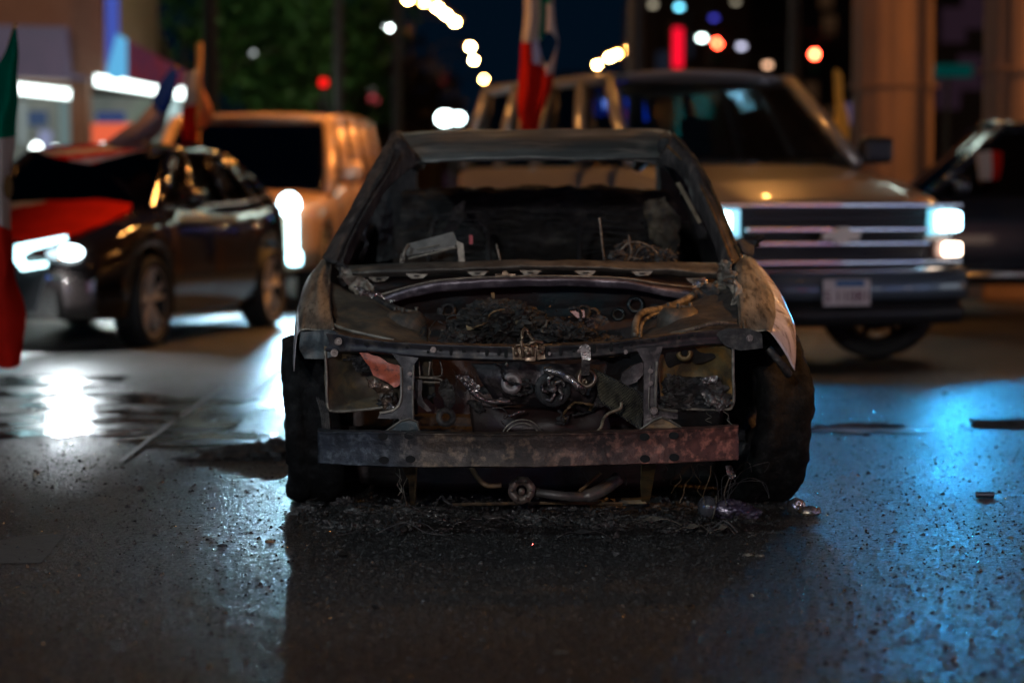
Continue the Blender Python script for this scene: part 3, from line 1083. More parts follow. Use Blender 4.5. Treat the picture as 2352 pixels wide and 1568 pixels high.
slab(bm, [Vector((a, yf - .12, .865 + b)) for a, b in ((-.13, .022), (-.05, .022), (-.04, .05), (.04, .05), (.05, .022), (.13, .022), (.11, -.03), (.04, -.03), (.03, -.055), (-.05, -.055), (-.06, -.03), (-.15, -.03))], .03)
obj("emblem", bm, mat("emblem_pale", (.85, .75, .65), .4, .2), T1, world=False)
HL = emat("headlight_cyan", (.45, .80, 1.0), 13)
for s, nm in ((1, "near"), (-1, "far")):
    part_poly(T1, "headlight", [(s * .68, .86), (s * .91, .875, yf + .07), (s * .91, 1.03, yf + .07), (s * .68, 1.03)], yf - .03, .1, mat("lamp_bowl", (.5, .55, .6), .15, .9, emit=(.2, .75, 1), estr=1.3))
    bm = bmesh.new()
    box(bm, (s * .82, yf - .0, .95), (.18, .06, .13), bev=.03)
    obj("headlight_bulb", bm, HL if s > 0 else emat("headlight_cyan2", (.6, .9, .95), 16), T1, world=False)
    part_poly(T1, "turn_signal", [(s * .70, .715), (s * .92, .72, yf + .07), (s * .92, .82, yf + .07), (s * .70, .82)], yf - .02, .09, mat("amber_lens", (.25, .12, .1), .2))
    bm = bmesh.new()
    box(bm, (s * .845, yf - .005, .768), (.13, .05, .09), bev=.02)
    obj("signal_bulb", bm, emat("signal_bulb", (1, .78, .6), 9 if s > 0 else 1), T1, world=False)
    # mirrors
    bm = bmesh.new()
    box(bm, (s * 1.10, .62, 1.44), (.24, .13, .19), bev=.04)
    tube(bm, [(s * .86, .62, 1.38), (s * 1.02, .62, 1.40)], .03, 6)
    obj("side_mirror", bm, black_plastic, T1, world=False)
# bumper
rowsb = []
for z, o in ((.66, -.02), (.62, -.12), (.47, -.14), (.44, -.05)):
    rowsb.append([(x, yf + o + .19 * abs(x) ** 3, z) for x in (-.99, -.9, -.5, 0, .5, .9, .99)])
obj("bumper", patch(rowsb, 4, 3, px=False), mat("bumper_paint", (.10, .13, .17), .3, .4, coat=.5), T1, world=False, smooth=True, solid=.03)
rowsb = []
for z, o in ((.44, -.05), (.36, -.12), (.28, -.06)):
    rowsb.append([(x, yf + o + .19 * abs(x) ** 3, z) for x in (-.98, -.9, -.5, 0, .5, .9, .98)])
obj("air_dam", patch(rowsb, 4, 3, px=False), mat("valance_plastic", (.018, .018, .02), .45), T1, world=False, smooth=True, solid=.03)
bars(T1, "bumper_strip", [[(x, yf - .145 + .19 * abs(x) ** 3, .635) for x in (-.9, -.5, 0, .5, .9)]], chrome, .016)
pl = part_poly(T1, "license_plate", [(-.165, .42), (.165, .42), (.165, .585), (-.165, .585)], yf - .175, .008, mat("plate_white", (.62, .55, .57), .5))
bm = bmesh.new()
box(bm, (.02, yf - .178, .56), (.2, .004, .035))
obj("plate_band", bm, mat("plate_blue", (.01, .12, .33), .5), pl, world=False)
text(pl, "S 11081", (0, yf - .178, .445), .10, mat("plate_ink", (.12, .02, .06), .6))
for s in (1, -1):
    a = wmat(T1) @ Vector((s * .82, yf - .06, .94))
    b = wmat(T1) @ Vector((s * .82 + (.35 if s > 0 else .25), yf - 8, .25))
    light('SPOT', "headlight_beam", a, 400 if s > 0 else 280, (.012, .32, .72), .05, target=b, cone=85, blend=.7, parent=T1)

# ---- dark sedan on the left
darkp = mat("dark_brown_paint", (.02, .015, .014), .14, .55, coat=1.0)
T2 = thing("black_sedan", "black sedan with bright L shaped headlight and flags draped over it, left of the wreck", "car", (-3.55, 18.08, 0), rad(-12.6))
sp = dict(lf=.93, wb=2.8, lr=.92, r=.335, top=[(-.93, .66), (-.7, .80), (-.2, .93), (.55, 1.03), (2.0, 1.0), (3.2, 1.08), (3.55, 1.05), (3.72, .92)],
          wid=[(-.93, .62), (-.8, .80), (-.5, .90), (0, .93), (1.4, .91), (2.8, .92), (3.4, .84), (3.72, .66)], sill=[(-.93, .24), (0, .2), (3.2, .22), (3.9, .35)], sh=.26)
body(T2, sp, darkp)
underbody(T2, sp, .56)
cabin(T2, dict(base=[.42, 1.2, 2.0, 2.75, 3.15], top=[1.25, 1.5, 2.0, 2.35, 2.55], wb=[(0, .80), (3.2, .80)], wt=[(0, .60), (3, .58)], zb=[(0, 1.02), (1.5, 1.02), (3.2, 1.09)], zt=[(1.2, 1.47), (1.7, 1.50), (2.6, 1.46)], pw=.035, seats=(1.9, 2.7)), darkp, glass("dark_glass", (.12, .13, .13), .15))
for s in (1, -1):
    wheel(T2, s * .83, 0, .335, .23, s, rr=.76)
    wheel(T2, s * .83, 2.8, .335, .23, s, rr=.76)
    bm = bmesh.new()
    box(bm, (s * .97, .72, 1.10), (.2, .15, .14), bev=.05)
    tube(bm, [(s * .8, .72, 1.04), (s * .95, .72, 1.07)], .025, 6)
    obj("side_mirror", bm, darkp, T2, world=False, smooth=True)
    bars(T2, "door_handle", [[(s * .935, y, .86), (s * .96, y + .05, .865), (s * .96, y + .17, .87), (s * .935, y + .21, .87)] for y in (1.35, 2.2)], chrome, .014)
bars(T2, "window_trim", [[(.805, .5, 1.035), (.815, 1.5, 1.03), (.815, 2.4, 1.06), (.80, 3.1, 1.12)]], chrome, .012)
part_poly(T2, "grille", [(-.4, .3), (.4, .3), (.5, .62), (-.5, .62)], -.97, .06, black_plastic)
part_poly(T2, "headlight_bowl", [(.42, .55, -.9), (.86, .62, -.55), (.88, .74, -.52), (.45, .74, -.86)], -.9, .03, mat("bowl", (.1, .14, .17), .15, .8))
WD = emat("drl_white", (.55, .92, 1.0), 5)
def wpoly(parent, name, pts, y, th, m, world=True):
    bm = bmesh.new()
    pslab(bm, pts, y, th)
    return obj(name, bm, m, parent)
wpoly(T2, "daytime_light", [(34, 563), (150, 541), (152, 553), (70, 575), (48, 590), (60, 605), (106, 600), (106, 613), (50, 622), (33, 600)], 17.0, .05, WD)
bm = bmesh.new()
c0 = W(162, 580, 17.05)
blob(bm, c0, (.095, .05, .055), 3, 0)
obj("headlight", bm, emat("headlight_white", (.75, .93, 1), 8), T2, smooth=True)
bm = bmesh.new()
blob(bm, W(126, 582, 17.02), (.05, .04, .04), 2, 0)
blob(bm, W(112, 583, 17.02), (.02, .03, .02), 2, 0)
obj("headlight_reflector", bm, emat("refl_white", (.5, .7, .8), 2), T2, smooth=True)
bm = bmesh.new()
blob(bm, W(239, 607 - 45, 17.35), (.028, .02, .032), 2, 0)
obj("side_marker", bm, emat("amber", (1, .5, .06), 5), T2, smooth=True)
for (u, v, c, s) in ((115, 700 + 58 - 64, (1, .02, .05), .9), (143, 703, (.7, .7, .8), .7), (163, 699, (.6, .65, .8), .6), (186, 696, (.6, .4, .4), .35)):
    pass
def low_beam(p, reach, dirx, power, col, parent, cone=70, blend=.05):
    """dipped beam: the upper edge of the cone meets the road `reach` metres ahead of the lamp"""
    down = math.atan2(p[2], reach) + rad(cone / 2)
    tgt = Vector(p) + Vector((dirx * math.cos(down), -math.cos(down), -math.sin(down))) * 5
    light('SPOT', "headlight_beam", p, power, col, .09, target=tgt, cone=cone, blend=blend, parent=parent)
low_beam(c0 + Vector((0, -.12, 0)), 9.0, -.05, 110, (.85, .95, 1.0), T2, 120, .03)
a = wmat(T2) @ Vector((-.7, -.9, .7))
low_beam(a, 9.0, -.1, 80, (.85, .95, 1.0), T2, 120, .03)

# ---- tan SUV behind the sedan
tan = mat("tan_paint", (.62, .40, .26), .35, .3, coat=.6)
T3 = thing("tan_wagon", "tall tan sport utility vehicle with dark windscreen and glaring headlight, behind the black sedan", "truck", (-2.78, 24.0, 0), rad(-5))
sp = dict(lf=.95, wb=2.95, lr=1.1, r=.39, top=[(-.95, .98), (-.7, 1.07), (-.2, 1.12), (.6, 1.16), (1.2, 1.26), (4.0, 1.3), (4.05, 1.2)],
          wid=[(-.95, .84), (-.7, .95), (0, .98), (3.6, .98), (4.05, .92)], sill=[(-.95, .4), (0, .4), (4.05, .45)], sh=.2)
body(T3, sp, tan)
underbody(T3, sp, .62)
cabin(T3, dict(base=[.35, 1.45, 2.35, 3.2, 3.95], top=[1.05, 1.55, 2.35, 3.1, 3.8], wb=[(0, .93), (5, .93)], wt=[(0, .80), (5, .80)], zb=[(0, 1.15), (1, 1.2), (5, 1.3)], zt=[(1, 1.90), (2, 1.95), (5, 1.93)], pw=.06, seats=(2.0, 3.0)), tan, glass("navy_glass", (.25, .32, .5), .4))
for s in (1, -1):
    wheel(T3, s * .84, 0, .39, .26, s)
    wheel(T3, s * .84, 2.95, .39, .26, s)
    bm = bmesh.new()
    box(bm, (s * 1.1, .68, 1.36), (.24, .14, .2), bev=.05)
    tube(bm, [(s * .88, .7, 1.3), (s * 1.05, .7, 1.32)], .035, 6)
    obj("side_mirror", bm, tan, T3, world=False, smooth=True)
part_poly(T3, "grille", [(-.55, .6), (.55, .6), (.6, .98), (-.6, .98)], -.99, .06, chrome)
bm = bmesh.new()
c3 = W(664, 470, 23.0)
blob(bm, c3, (.10, .06, .11), 3, 0)
obj("headlight", bm, emat("headlight_blue_white", (.5, .82, 1), 25), T3, smooth=True)
bm = bmesh.new()
box(bm, W(672, 545, 22.86), (.10, .08, .44), bev=.04)
box(bm, W(676, 592, 22.84), (.14, .08, .14), bev=.04)
obj("daytime_light", bm, emat("drl_blue_white", (.45, .85, 1), 10), T3)
bm = bmesh.new()
box(bm, W(540, 425, 23.3) + Vector((0, 0, -.2)), (.1, .06, .1), bev=.02)
obj("headlight", bm, emat("headlight_blue_white2", (.3, .6, 1), 4), T3)
low_beam(c3 + Vector((0, -.12, 0)), 17.8, .06, 1100, (.42, .76, 1.0), T3, 80, .03)

# ---- dark SUV at the right edge
navy = mat("navy_paint", (.02, .03, .05), .2, .5, coat=1.0)
T4 = thing("dark_wagon", "dark sport utility vehicle cut by the right edge of the photo, seen from its side", "car", (3.32, 22.9, 0), rad(-91))
sp = dict(lf=.95, wb=2.85, lr=1.05, r=.37, top=[(-.95, .85), (-.6, .98), (.6, 1.12), (3.7, 1.16), (3.9, 1.0)],
          wid=[(-.95, .78), (-.6, .92), (0, .95), (3.4, .95), (3.9, .85)], sill=[(-.95, .34), (3.9, .36)], sh=.25)
body(T4, sp, navy)
underbody(T4, sp, .6)
cabin(T4, dict(base=[.45, 1.5, 2.4, 3.2, 3.75], top=[1.2, 1.7, 2.4, 3.0, 3.4], wb=[(0, .86), (5, .86)], wt=[(0, .66), (5, .66)], zb=[(0, 1.1), (5, 1.15)], zt=[(1, 1.75), (2, 1.80), (5, 1.76)], pw=.045, seats=(2.0, 3.0)), navy, glass("dark_glass", (.12, .13, .13), .15))
for s in (1, -1):
    wheel(T4, s * .82, 0, .37, .25, s)
    wheel(T4, s * .82, 2.85, .37, .25, s)
bm = bmesh.new()
box(bm, (1.08, .75, 1.2), (.2, .14, .16), bev=.05)
tube(bm, [(.86, .75, 1.14), (1.0, .75, 1.17)], .03, 6)
obj("side_mirror", bm, navy, T4, world=False, smooth=True)
bars(T4, "sill_trim", [[(.97, .4, .40), (.975, 2.4, .40)]], mat("trim_chrome", (.5, .52, .56), .3, 1), .03)
bm = bmesh.new()
bars(T4, "door_handle", [[(.95, y, .95), (.98, y + .05, .955), (.98, y + .19, .96), (.95, y + .24, .96)] for y in (1.45, 2.35)], chrome, .018)
bars(T4, "door_seam", [[(.952, 1.5, .45), (.965, 1.52, .8), (.95, 1.5, 1.1)]], chrome, .006)

part_poly(T4, "door_badge", [(.2, .9), (.5, .9), (.5, .93), (.2, .93)], -.96, .01, chrome)
# ---------------------------------------------------------------- flags
def flag_m(name, col, e=.0):
    if name in MATS:
        return MATS[name]
    m = bpy.data.materials.new(name)
    m.use_nodes = True
    n, l = m.node_tree.nodes, m.node_tree.links
    n.remove(n["Principled BSDF"])
    tc = n.new("ShaderNodeTexCoord")
    t = n.new("ShaderNodeTexNoise")
    t.inputs["Scale"].default_value = 3.5
    l.new(tc.outputs["Object"], t.inputs["Vector"])
    r = n.new("ShaderNodeMixRGB")
    l.new(t.outputs[0], r.inputs[0])
    r.inputs[1].default_value = (*col, 1)
    r.inputs[2].default_value = (*[q * .6 for q in col], 1)
    a_ = n.new("ShaderNodeBsdfDiffuse")
    b_ = n.new("ShaderNodeBsdfTranslucent")
    x = n.new("ShaderNodeMixShader")
    x.inputs[0].default_value = .45
    l.new(r.outputs[0], a_.inputs[0])
    l.new(r.outputs[0], b_.inputs[0])
    l.new(a_.outputs[0], x.inputs[1])
    l.new(b_.outputs[0], x.inputs[2])
    l.new(x.outputs[0], n["Material Output"].inputs[0])
    MATS[name] = m
    return m
FG, FW, FR_, FB = flag_m("flag_green", (.0, .30, .18)), flag_m("flag_white", (.85, .78, .76)), flag_m("flag_red", (.85, .035, .02)), flag_m("flag_blue", (.02, .07, .5))
FE = flag_m("flag_emblem", (.22, .12, .05))
polem = mat("wood_pole", (.5, .25, .10), .6)
def banner(rows, mats, mi, parent, amp=.02, name="cloth"):
    bm = patch(rows, 8, 8, amp=amp, freq=5, mi=mi)
    return obj(name, bm, mats, parent, smooth=True, solid=.004)
# tricolour hanging at the left edge
p = G(-25, 900)
t = thing("flag", "green white and red flag hanging down along the left edge of the photo", "flag", (p.x, 12.5, 0))
bm = bmesh.new()
tube(bm, [W(36, 55, 12.6), W(-30, 300, 12.7), W(-60, 900, 12.8)], .012, 8)
obj("flag_pole", bm, polem, t)
def tri(i, j):
    return 0 if j < 2 else (1 if j < 4 else 2)
banner([[(30, 66, 12.6), (34, 70, 12.55), (38, 66, 12.6)], [(-22, 190, 12.6), (20, 190, 12.45), (40, 180, 12.6)], [(-45, 300, 12.6), (0, 305, 12.4), (38, 305, 12.6)],
        [(-50, 400, 12.6), (-5, 410, 12.45), (26, 400, 12.6)], [(-50, 510, 12.6), (0, 515, 12.45), (22, 530, 12.6)], [(-50, 620, 12.6), (5, 640, 12.4), (44, 650, 12.6)],
        [(-50, 740, 12.6), (10, 740, 12.45), (56, 735, 12.6)], [(-40, 830, 12.6), (15, 850, 12.5), (44, 838, 12.6)]], [FG, FW, FR_], lambda i, j: 0 if j < 2 + .12 else (1 if j < 4 else 2), t)
bm = bmesh.new()
blob(bm, W(19, 430, 12.4), (.025, .012, .06), 3, .1)
obj("flag_emblem", bm, FE, t)
# tricolour in the middle
t = thing("flag", "tall white green and red flag flying from the side window of the silver truck", "flag", tuple(W(1200, 420, 17.2)))
bm = bmesh.new()
tube(bm, [W(1190, 330, 17.3), W(1222, -80, 17.3)], .012, 8)
obj("flag_pole", bm, polem, t)
banner([[(1206, -60, 17.2), (1222, -60, 17.1), (1240, -60, 17.25), (1262, -60, 17.1), (1276, -60, 17.2)], [(1203, 20, 17.2), (1220, 20, 17.1), (1242, 20, 17.25), (1262, 15, 17.1), (1274, 20, 17.2)],
        [(1199, 100, 17.2), (1216, 100, 17.1), (1240, 95, 17.25), (1262, 75, 17.1), (1283, 95, 17.2)]], [FW, FG], lambda i, j: 0 if i < 2 or (i > 2.6 and j > .85) or i > 3.4 and j > .6 else 1, t, .015)
banner([[(1199, 100, 17.2), (1216, 100, 17.1), (1234, 110, 17.25), (1258, 150, 17.1), (1283, 95, 17.2)], [(1195, 150, 17.2), (1213, 150, 17.1), (1232, 160, 17.22), (1254, 170, 17.1), (1272, 160, 17.2)],
        [(1190, 200, 17.2), (1210, 200, 17.1), (1228, 205, 17.2), (1250, 205, 17.1), (1266, 205, 17.2)], [(1188, 240, 17.2), (1205, 240, 17.1), (1224, 245, 17.2), (1240, 245, 17.1), (1254, 240, 17.2)],
        [(1203, 300, 17.2), (1210, 302, 17.15), (1218, 304, 17.2), (1226, 304, 17.15), (1234, 302, 17.2)]], [FW, FR_], lambda i, j: 1 if (i < 2 or j > 1.1 or i < 3 and j > .6) else 0, t, .012)
bm = bmesh.new()
slab(bm, [W(1222, 105, 17.05), W(1232, 85, 17.05), W(1242, 120, 17.05), (W(1240, 150, 17.05)), W(1224, 145, 17.05)], .01)
obj("flag_emblem", bm, flag_m("emblem_blue", (.5, .55, .85), .3), t)
# white and red flag beside the pole on the left
t = thing("flag", "white and red flag on an orange pole in front of the green tree", "flag", tuple(W(450, 400, 21.5)))
bm = bmesh.new()
tube(bm, [W(458, 98, 21.5), W(452, 330, 21.5)], .028, 8)
obj("flag_pole", bm, mat("orange_pole", (.95, .42, .08), .6), t)
banner([[(428, 165, 21.5), (440, 168, 21.4), (456, 150, 21.5)], [(420, 228, 21.5), (437, 225, 21.4), (456, 220, 21.5)], [(416, 290, 21.5), (430, 285, 21.4), (456, 270, 21.5)], [(424, 330, 21.5), (436, 330, 21.4), (456, 325, 21.5)]], [FW, FR_], lambda i, j: 0 if j < 1.2 else 1, t)
banner([[(458, 160, 21.5), (462, 180, 21.45), (466, 200, 21.5)], [(458, 240, 21.5), (470, 240, 21.45), (484, 235, 21.5)], [(458, 300, 21.5), (474, 290, 21.45), (494, 280, 21.5)]], [flag_m("flag_peach", (.75, .35, .2), .12)], lambda i, j: 0, t)
# stars and stripes on the sedan roof
t = thing("flag", "striped flag with a blue corner trailing over the black sedan roof", "flag", tuple(W(250, 345, 19.5)))
banner([[(402, 150, 18.6), (410, 165, 18.5), (412, 178, 18.6)], [(366, 200, 18.6), (384, 215, 18.4), (398, 228, 18.6)], [(348, 240, 18.6), (368, 258, 18.4), (384, 262, 18.6)]], [FB], lambda i, j: 0, t)
banner([[(372, 225, 18.62), (382, 245, 18.5), (386, 264, 18.62)], [(300, 285, 18.8), (335, 295, 18.6), (366, 310, 18.8)], [(240, 330, 19.0), (280, 340, 18.9), (330, 345, 19.0)]], [flag_m("flag_pinkwhite", (.45, .36, .42), .1), FB], lambda i, j: 0, t)
stripes = [FR_, FW]
banner([[(225, 328, 18.6), (270, 340, 18.45), (335, 345, 18.6)], [(150, 336, 18.5), (200, 352, 18.3), (262, 362, 18.4)], [(86, 346, 18.4), (135, 364, 18.2), (215, 378, 18.3)]], stripes, lambda i, j: int((i + j * .3) * 1.7) % 2, t, .01)
bm = bmesh.new()
tube(bm, [W(408, 150, 18.65), W(330, 330, 18.8)], .012, 8)
obj("flag_pole", bm, polem, t)
# tricolour draped on the bonnet
t = thing("flag", "red and white flag spread over the bonnet of the black sedan", "flag", tuple(W(170, 500, 17.6)))
banner([[(20, 466, 18.3), (90, 460, 18.35), (160, 460, 18.35), (240, 460, 18.35), (302, 466, 18.3)], [(20, 490, 17.9), (90, 487, 17.95), (160, 487, 17.95), (230, 490, 17.9), (298, 482, 18.1)],
        [(22, 525, 17.45), (80, 520, 17.45), (130, 516, 17.5), (190, 512, 17.6), (270, 497, 17.8)], [(24, 548, 17.1), (60, 552, 17.1), (100, 552, 17.1), (150, 545, 17.2), (215, 522, 17.5)]],
       [FR_, FW], lambda i, j: 1 if i + j * 1.6 < 1.25 else 0, t, .012)
t = thing("flag", "white and red cloth standing in for a reflection in the dark wagon window", "flag", tuple(W(2275, 420, 22.0)))  # added cloth in place of the red and white window reflection
banner([[(2243, 352, 21.9), (2275, 346, 21.85), (2304, 350, 21.9)], [(2246, 384, 21.9), (2275, 386, 21.85), (2300, 384, 21.9)], [(2250, 410, 21.9), (2275, 413, 21.85), (2292, 410, 21.9)]], [FW, FR_], lambda i, j: 0 if i < 1.05 else 1, t)
bm = bmesh.new()
tube(bm, [W(2240, 345, 21.9), W(2252, 420, 21.9)], .008, 6)
obj("flag_pole", bm, polem, t)
# yellow flag by the right column
t = thing("flag", "small yellow flag on a pole beside the round concrete column", "flag", tuple(W(1925, 420, 24)))
bm = bmesh.new()
tube(bm, [W(1925, 165, 24), W(1925, 360, 24)], .012, 8)
obj("flag_pole", bm, polem, t)
FY = flag_m("flag_yellow", (.98, .72, .2))
banner([[(1915, 165, 24), (1925, 158, 24), (1936, 168, 24)], [(1916, 190, 24), (1925, 192, 23.95), (1935, 190, 24)], [(1918, 230, 24), (1928, 232, 23.95), (1938, 230, 24)], [(1912, 280, 24), (1928, 282, 23.9), (1948, 275, 24)], [(1900, 330, 24), (1925, 332, 23.9), (1950, 325, 24)]], [FY], lambda i, j: 0, t)

# police lights behind the silver truck; teal panel stands in for a windscreen reflection
for (u, v, d, c, s, w, h, lab, nm, cat_) in ((1405, 238, 27, (.25, .35, 1), 20, .2, .1, "blue and magenta beacon of a patrol car seen through the truck windscreen", "beacon_light", "beacon"),
                             (1592, 285, 34, (0, .55, .5), 1.6, .48, 1.15, "teal glowing panel standing in for a reflection in the truck windscreen", "glow_panel", "poster"),
                             (1955, 262, 40, (.25, .2, .4), .25, .3, .35, "faint violet lit panel left of the round column", "glow_panel", "poster")):
    p = W(u, v, d)
    t = thing(nm, lab, cat_, (p.x, p.y, 0))
    bm = bmesh.new()
    box(bm, p, (w, .08, h), bev=.03)
    obj("lit_panel", bm, emat(nm + str(u), c, s), t)
    if nm == "beacon_light":
        bm = bmesh.new()
        box(bm, W(u + 18, v + 24, d), (.14, .08, .08), bev=.03)
        obj("magenta_lamp", bm, emat("beac_m", (.9, .02, .5), 6), t)
        bm = bmesh.new()
        box(bm, W(u + 20, v + 25, d + .3), (.6, .1, .35), bev=.05)
        obj("blue_lamp", bm, emat("beac_b", (.0, .06, .8), 1.6), t)
    bm = bmesh.new()
    tube(bm, [(p.x, p.y + .1, p.z), (p.x, p.y + .1, 0)], .04, 8)
    obj("post", bm, dark, t)
# twin floodlight far behind, left of the truck
p = W(1040, 272, 42)
t = thing("floodlight", "pair of glaring white floodlights between the tan wagon and the truck", "floodlight", (p.x, 42, 0))
bm = bmesh.new()
tube(bm, [(p.x, 42.1, 0), (p.x, 42.1, p.z)], .05, 8)
box(bm, (p.x, 42.1, p.z), (.5, .06, .06))
obj("post", bm, dark, t)
for u, s in ((1022, .15), (1052, .11)):
    bm = bmesh.new()
    blob(bm, W(u, 272, 41.9), (s, .06, s * .8), 2, 0)
    obj("lens", bm, emat("far_flood", (.8, 1, 1), 16), t, smooth=True)
# ---------------------------------------------------------------- the burnt car
def burnt(name, c1, c2, c3, sc=9, rough=.7, metal=.25, bump=.6, bs=45, bd=.006, sc3=28, stretch=None, lo=.38, hi=.62):
    return mat(name, c1, rough, metal, col2=c2, scale=sc, lo=lo, hi=hi, col3=c3, scale3=sc3, bump=bump, bscale=bs, bdist=bd, rough2=rough - .22, stretch=stretch)
CHAR = burnt("char_black", (.012, .011, .011), (.035, .031, .029), (.07, .06, .05), 14, .7, .1, .9, 60, .008)
CHAR2 = burnt("char_soot", (.006, .006, .006), (.016, .015, .015), (.03, .027, .025), 10, .8, .0, .8, 40, .01)
ASH = burnt("ash_grey_metal", (.075, .068, .058), (.22, .2, .165), (.045, .04, .035), 5, .55, .35, .35, 60, .003, 18, (1, .35, 1))
ASHB = burnt("ash_brown_metal", (.045, .038, .03), (.21, .18, .14), (.30, .26, .2), 8, .6, .3, .5, 70, .004)
RUST = burnt("rust_brown", (.035, .024, .015), (.17, .105, .05), (.23, .13, .045), 11, .75, .2, .6, 60, .004)
OCHRE = burnt("rust_ochre", (.07, .052, .028), (.21, .15, .06), (.34, .17, .04), 9, .7, .2, .6, 55, .004, 13)
PURP = burnt("heat_purple", (.014, .010, .011), (.05, .037, .038), (.11, .085, .08), 9, .6, .4, .5, 70, .004)
REDB = burnt("scorched_red", (.012, .005, .004), (.026, .012, .010), (.02, .012, .01), 6, .65, .2, .5, 50, .004)
TEAL = burnt("heat_teal", (.006, .010, .012), (.016, .028, .033), (.04, .04, .038), 12, .5, .5, .4, 60, .003)
BRASS = burnt("brassy_steel", (.10, .065, .04), (.24, .16, .10), (.05, .03, .02), 22, .45, .6, .4, 80, .002)
FOIL = burnt("melted_aluminium", (.18, .16, .15), (.42, .37, .34), (.06, .05, .05), 25, .32, .8, .8, 50, .006)
PALE = burnt("pale_dirty_paint", (.5, .46, .48), (.75, .69, .72), (.17, .13, .10), 3.5, .35, .1, .12, 60, .002, 20, (1, 1, .25))
ORR = burnt("orange_red_paint", (.36, .07, .035), (.5, .11, .055), (.10, .03, .02), 30, .5, .1, .2, 90, .001, 55)
WK = thing("burnt_car", "burnt out car shell without bonnet or bumper standing in the middle of the wet road", "car", (.08, 9.9, 0), 0)
def P(name, bm, m, parent=WK, **k):
    return obj(name, bm, m, parent, **k)
D = 2
# --- front beam
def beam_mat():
    m = burnt("beam_steel_lit", (.018, .015, .014), (.062, .048, .042), (.17, .13, .10), 11, .6, .35, .9, 45, .005, 34)
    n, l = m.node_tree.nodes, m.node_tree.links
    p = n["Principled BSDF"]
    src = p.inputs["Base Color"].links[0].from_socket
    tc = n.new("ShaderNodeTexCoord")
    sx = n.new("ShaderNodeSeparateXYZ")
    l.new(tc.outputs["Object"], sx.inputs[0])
    r = n.new("ShaderNodeValToRGB")  # blue to red ramp along the beam: police light painted into the steel
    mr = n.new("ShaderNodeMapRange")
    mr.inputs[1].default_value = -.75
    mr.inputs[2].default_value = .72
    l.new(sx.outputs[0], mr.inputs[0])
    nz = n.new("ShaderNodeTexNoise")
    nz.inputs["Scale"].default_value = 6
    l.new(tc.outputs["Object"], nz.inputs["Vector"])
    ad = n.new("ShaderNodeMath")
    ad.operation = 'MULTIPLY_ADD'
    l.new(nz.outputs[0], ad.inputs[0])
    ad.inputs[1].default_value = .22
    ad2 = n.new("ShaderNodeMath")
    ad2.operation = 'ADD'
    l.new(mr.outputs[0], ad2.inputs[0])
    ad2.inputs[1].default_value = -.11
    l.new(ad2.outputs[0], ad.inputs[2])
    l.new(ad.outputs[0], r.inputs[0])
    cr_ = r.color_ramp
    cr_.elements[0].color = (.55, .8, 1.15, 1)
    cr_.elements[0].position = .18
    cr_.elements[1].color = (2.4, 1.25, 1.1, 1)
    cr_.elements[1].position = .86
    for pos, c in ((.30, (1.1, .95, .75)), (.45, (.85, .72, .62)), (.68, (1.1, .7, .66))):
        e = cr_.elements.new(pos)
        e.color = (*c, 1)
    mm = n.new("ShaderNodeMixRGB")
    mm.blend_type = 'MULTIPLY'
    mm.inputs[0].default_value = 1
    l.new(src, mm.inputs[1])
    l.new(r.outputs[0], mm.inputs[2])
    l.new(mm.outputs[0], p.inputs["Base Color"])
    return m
us = (730, 840, 960, 1180, 1400, 1560, 1695)
dep = (7.93, 7.87, 7.83, 7.79, 7.82, 7.86, 7.93)
tv = (990, 992, 994, 996, 992, 985, 978)
bv = (1066, 1070, 1073, 1074, 1070, 1063, 1056)
rws = [[(u, v - 5, d + .09) for u, v, d in zip(us, tv, dep)], [(u, v, d + .004) for u, v, d in zip(us, tv, dep)], [(u, v + 8, d) for u, v, d in zip(us, tv, dep)],
       [(u, (a + b) / 2, d + .006) for u, a, b, d in zip(us, tv, bv, dep)], [(u, v - 8, d) for u, v, d in zip(us, bv, dep)], [(u, v, d + .006) for u, v, d in zip(us, bv, dep)], [(u, v, d + .09) for u, v, d in zip(us, bv, dep)]]
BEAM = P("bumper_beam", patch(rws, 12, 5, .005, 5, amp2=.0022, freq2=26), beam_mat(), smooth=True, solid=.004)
hole = mat("hole_shade", (.001, .001, .001), .9)  # flat plates coloured near black for the shade inside holes
for u, v in ((880, 1001), (940, 999), (882, 1055), (943, 1053), (1480, 1002), (1547, 999), (1481, 1052), (1548, 1049)):
    c = W(u, v, 7.86 if u < 900 or u > 1540 else 7.845)
    c.y -= .014
    n_ = 18
    bm = bmesh.new()
    slab(bm, [c + Vector((math.cos(a) * .0165, 0, math.sin(a) * .0125)) for a in [2 * math.pi * k / n_ for k in range(n_)]], .006)
    P("bolt_hole", bm, hole, BEAM)
for pts, m in ((((884, 992), (922, 966), (940, 962), (958, 968), (964, 992)), TEAL), (((1468, 988), (1500, 966), (1520, 958), (1540, 966), (1566, 982)), RUST)):
    bm = bmesh.new()
    pslab(bm, pts, 7.93, .03)
    crumple(bm, .002, 30, 2)
    P("beam_bracket", bm, m, BEAM)
    bm = bmesh.new()
    cx = sum(q[0] for q in pts) / 5
    tube(bm, [W(u, v, 7.925) for u, v in pts], .004, 5)
    P("bracket_rim", bm, ASHB, BEAM)
bm = bmesh.new()
pslab(bm, ((902, 988), (912, 972), (938, 970), (944, 988)), 7.922, .004)
P("bracket_hole", bm, TEAL, BEAM)
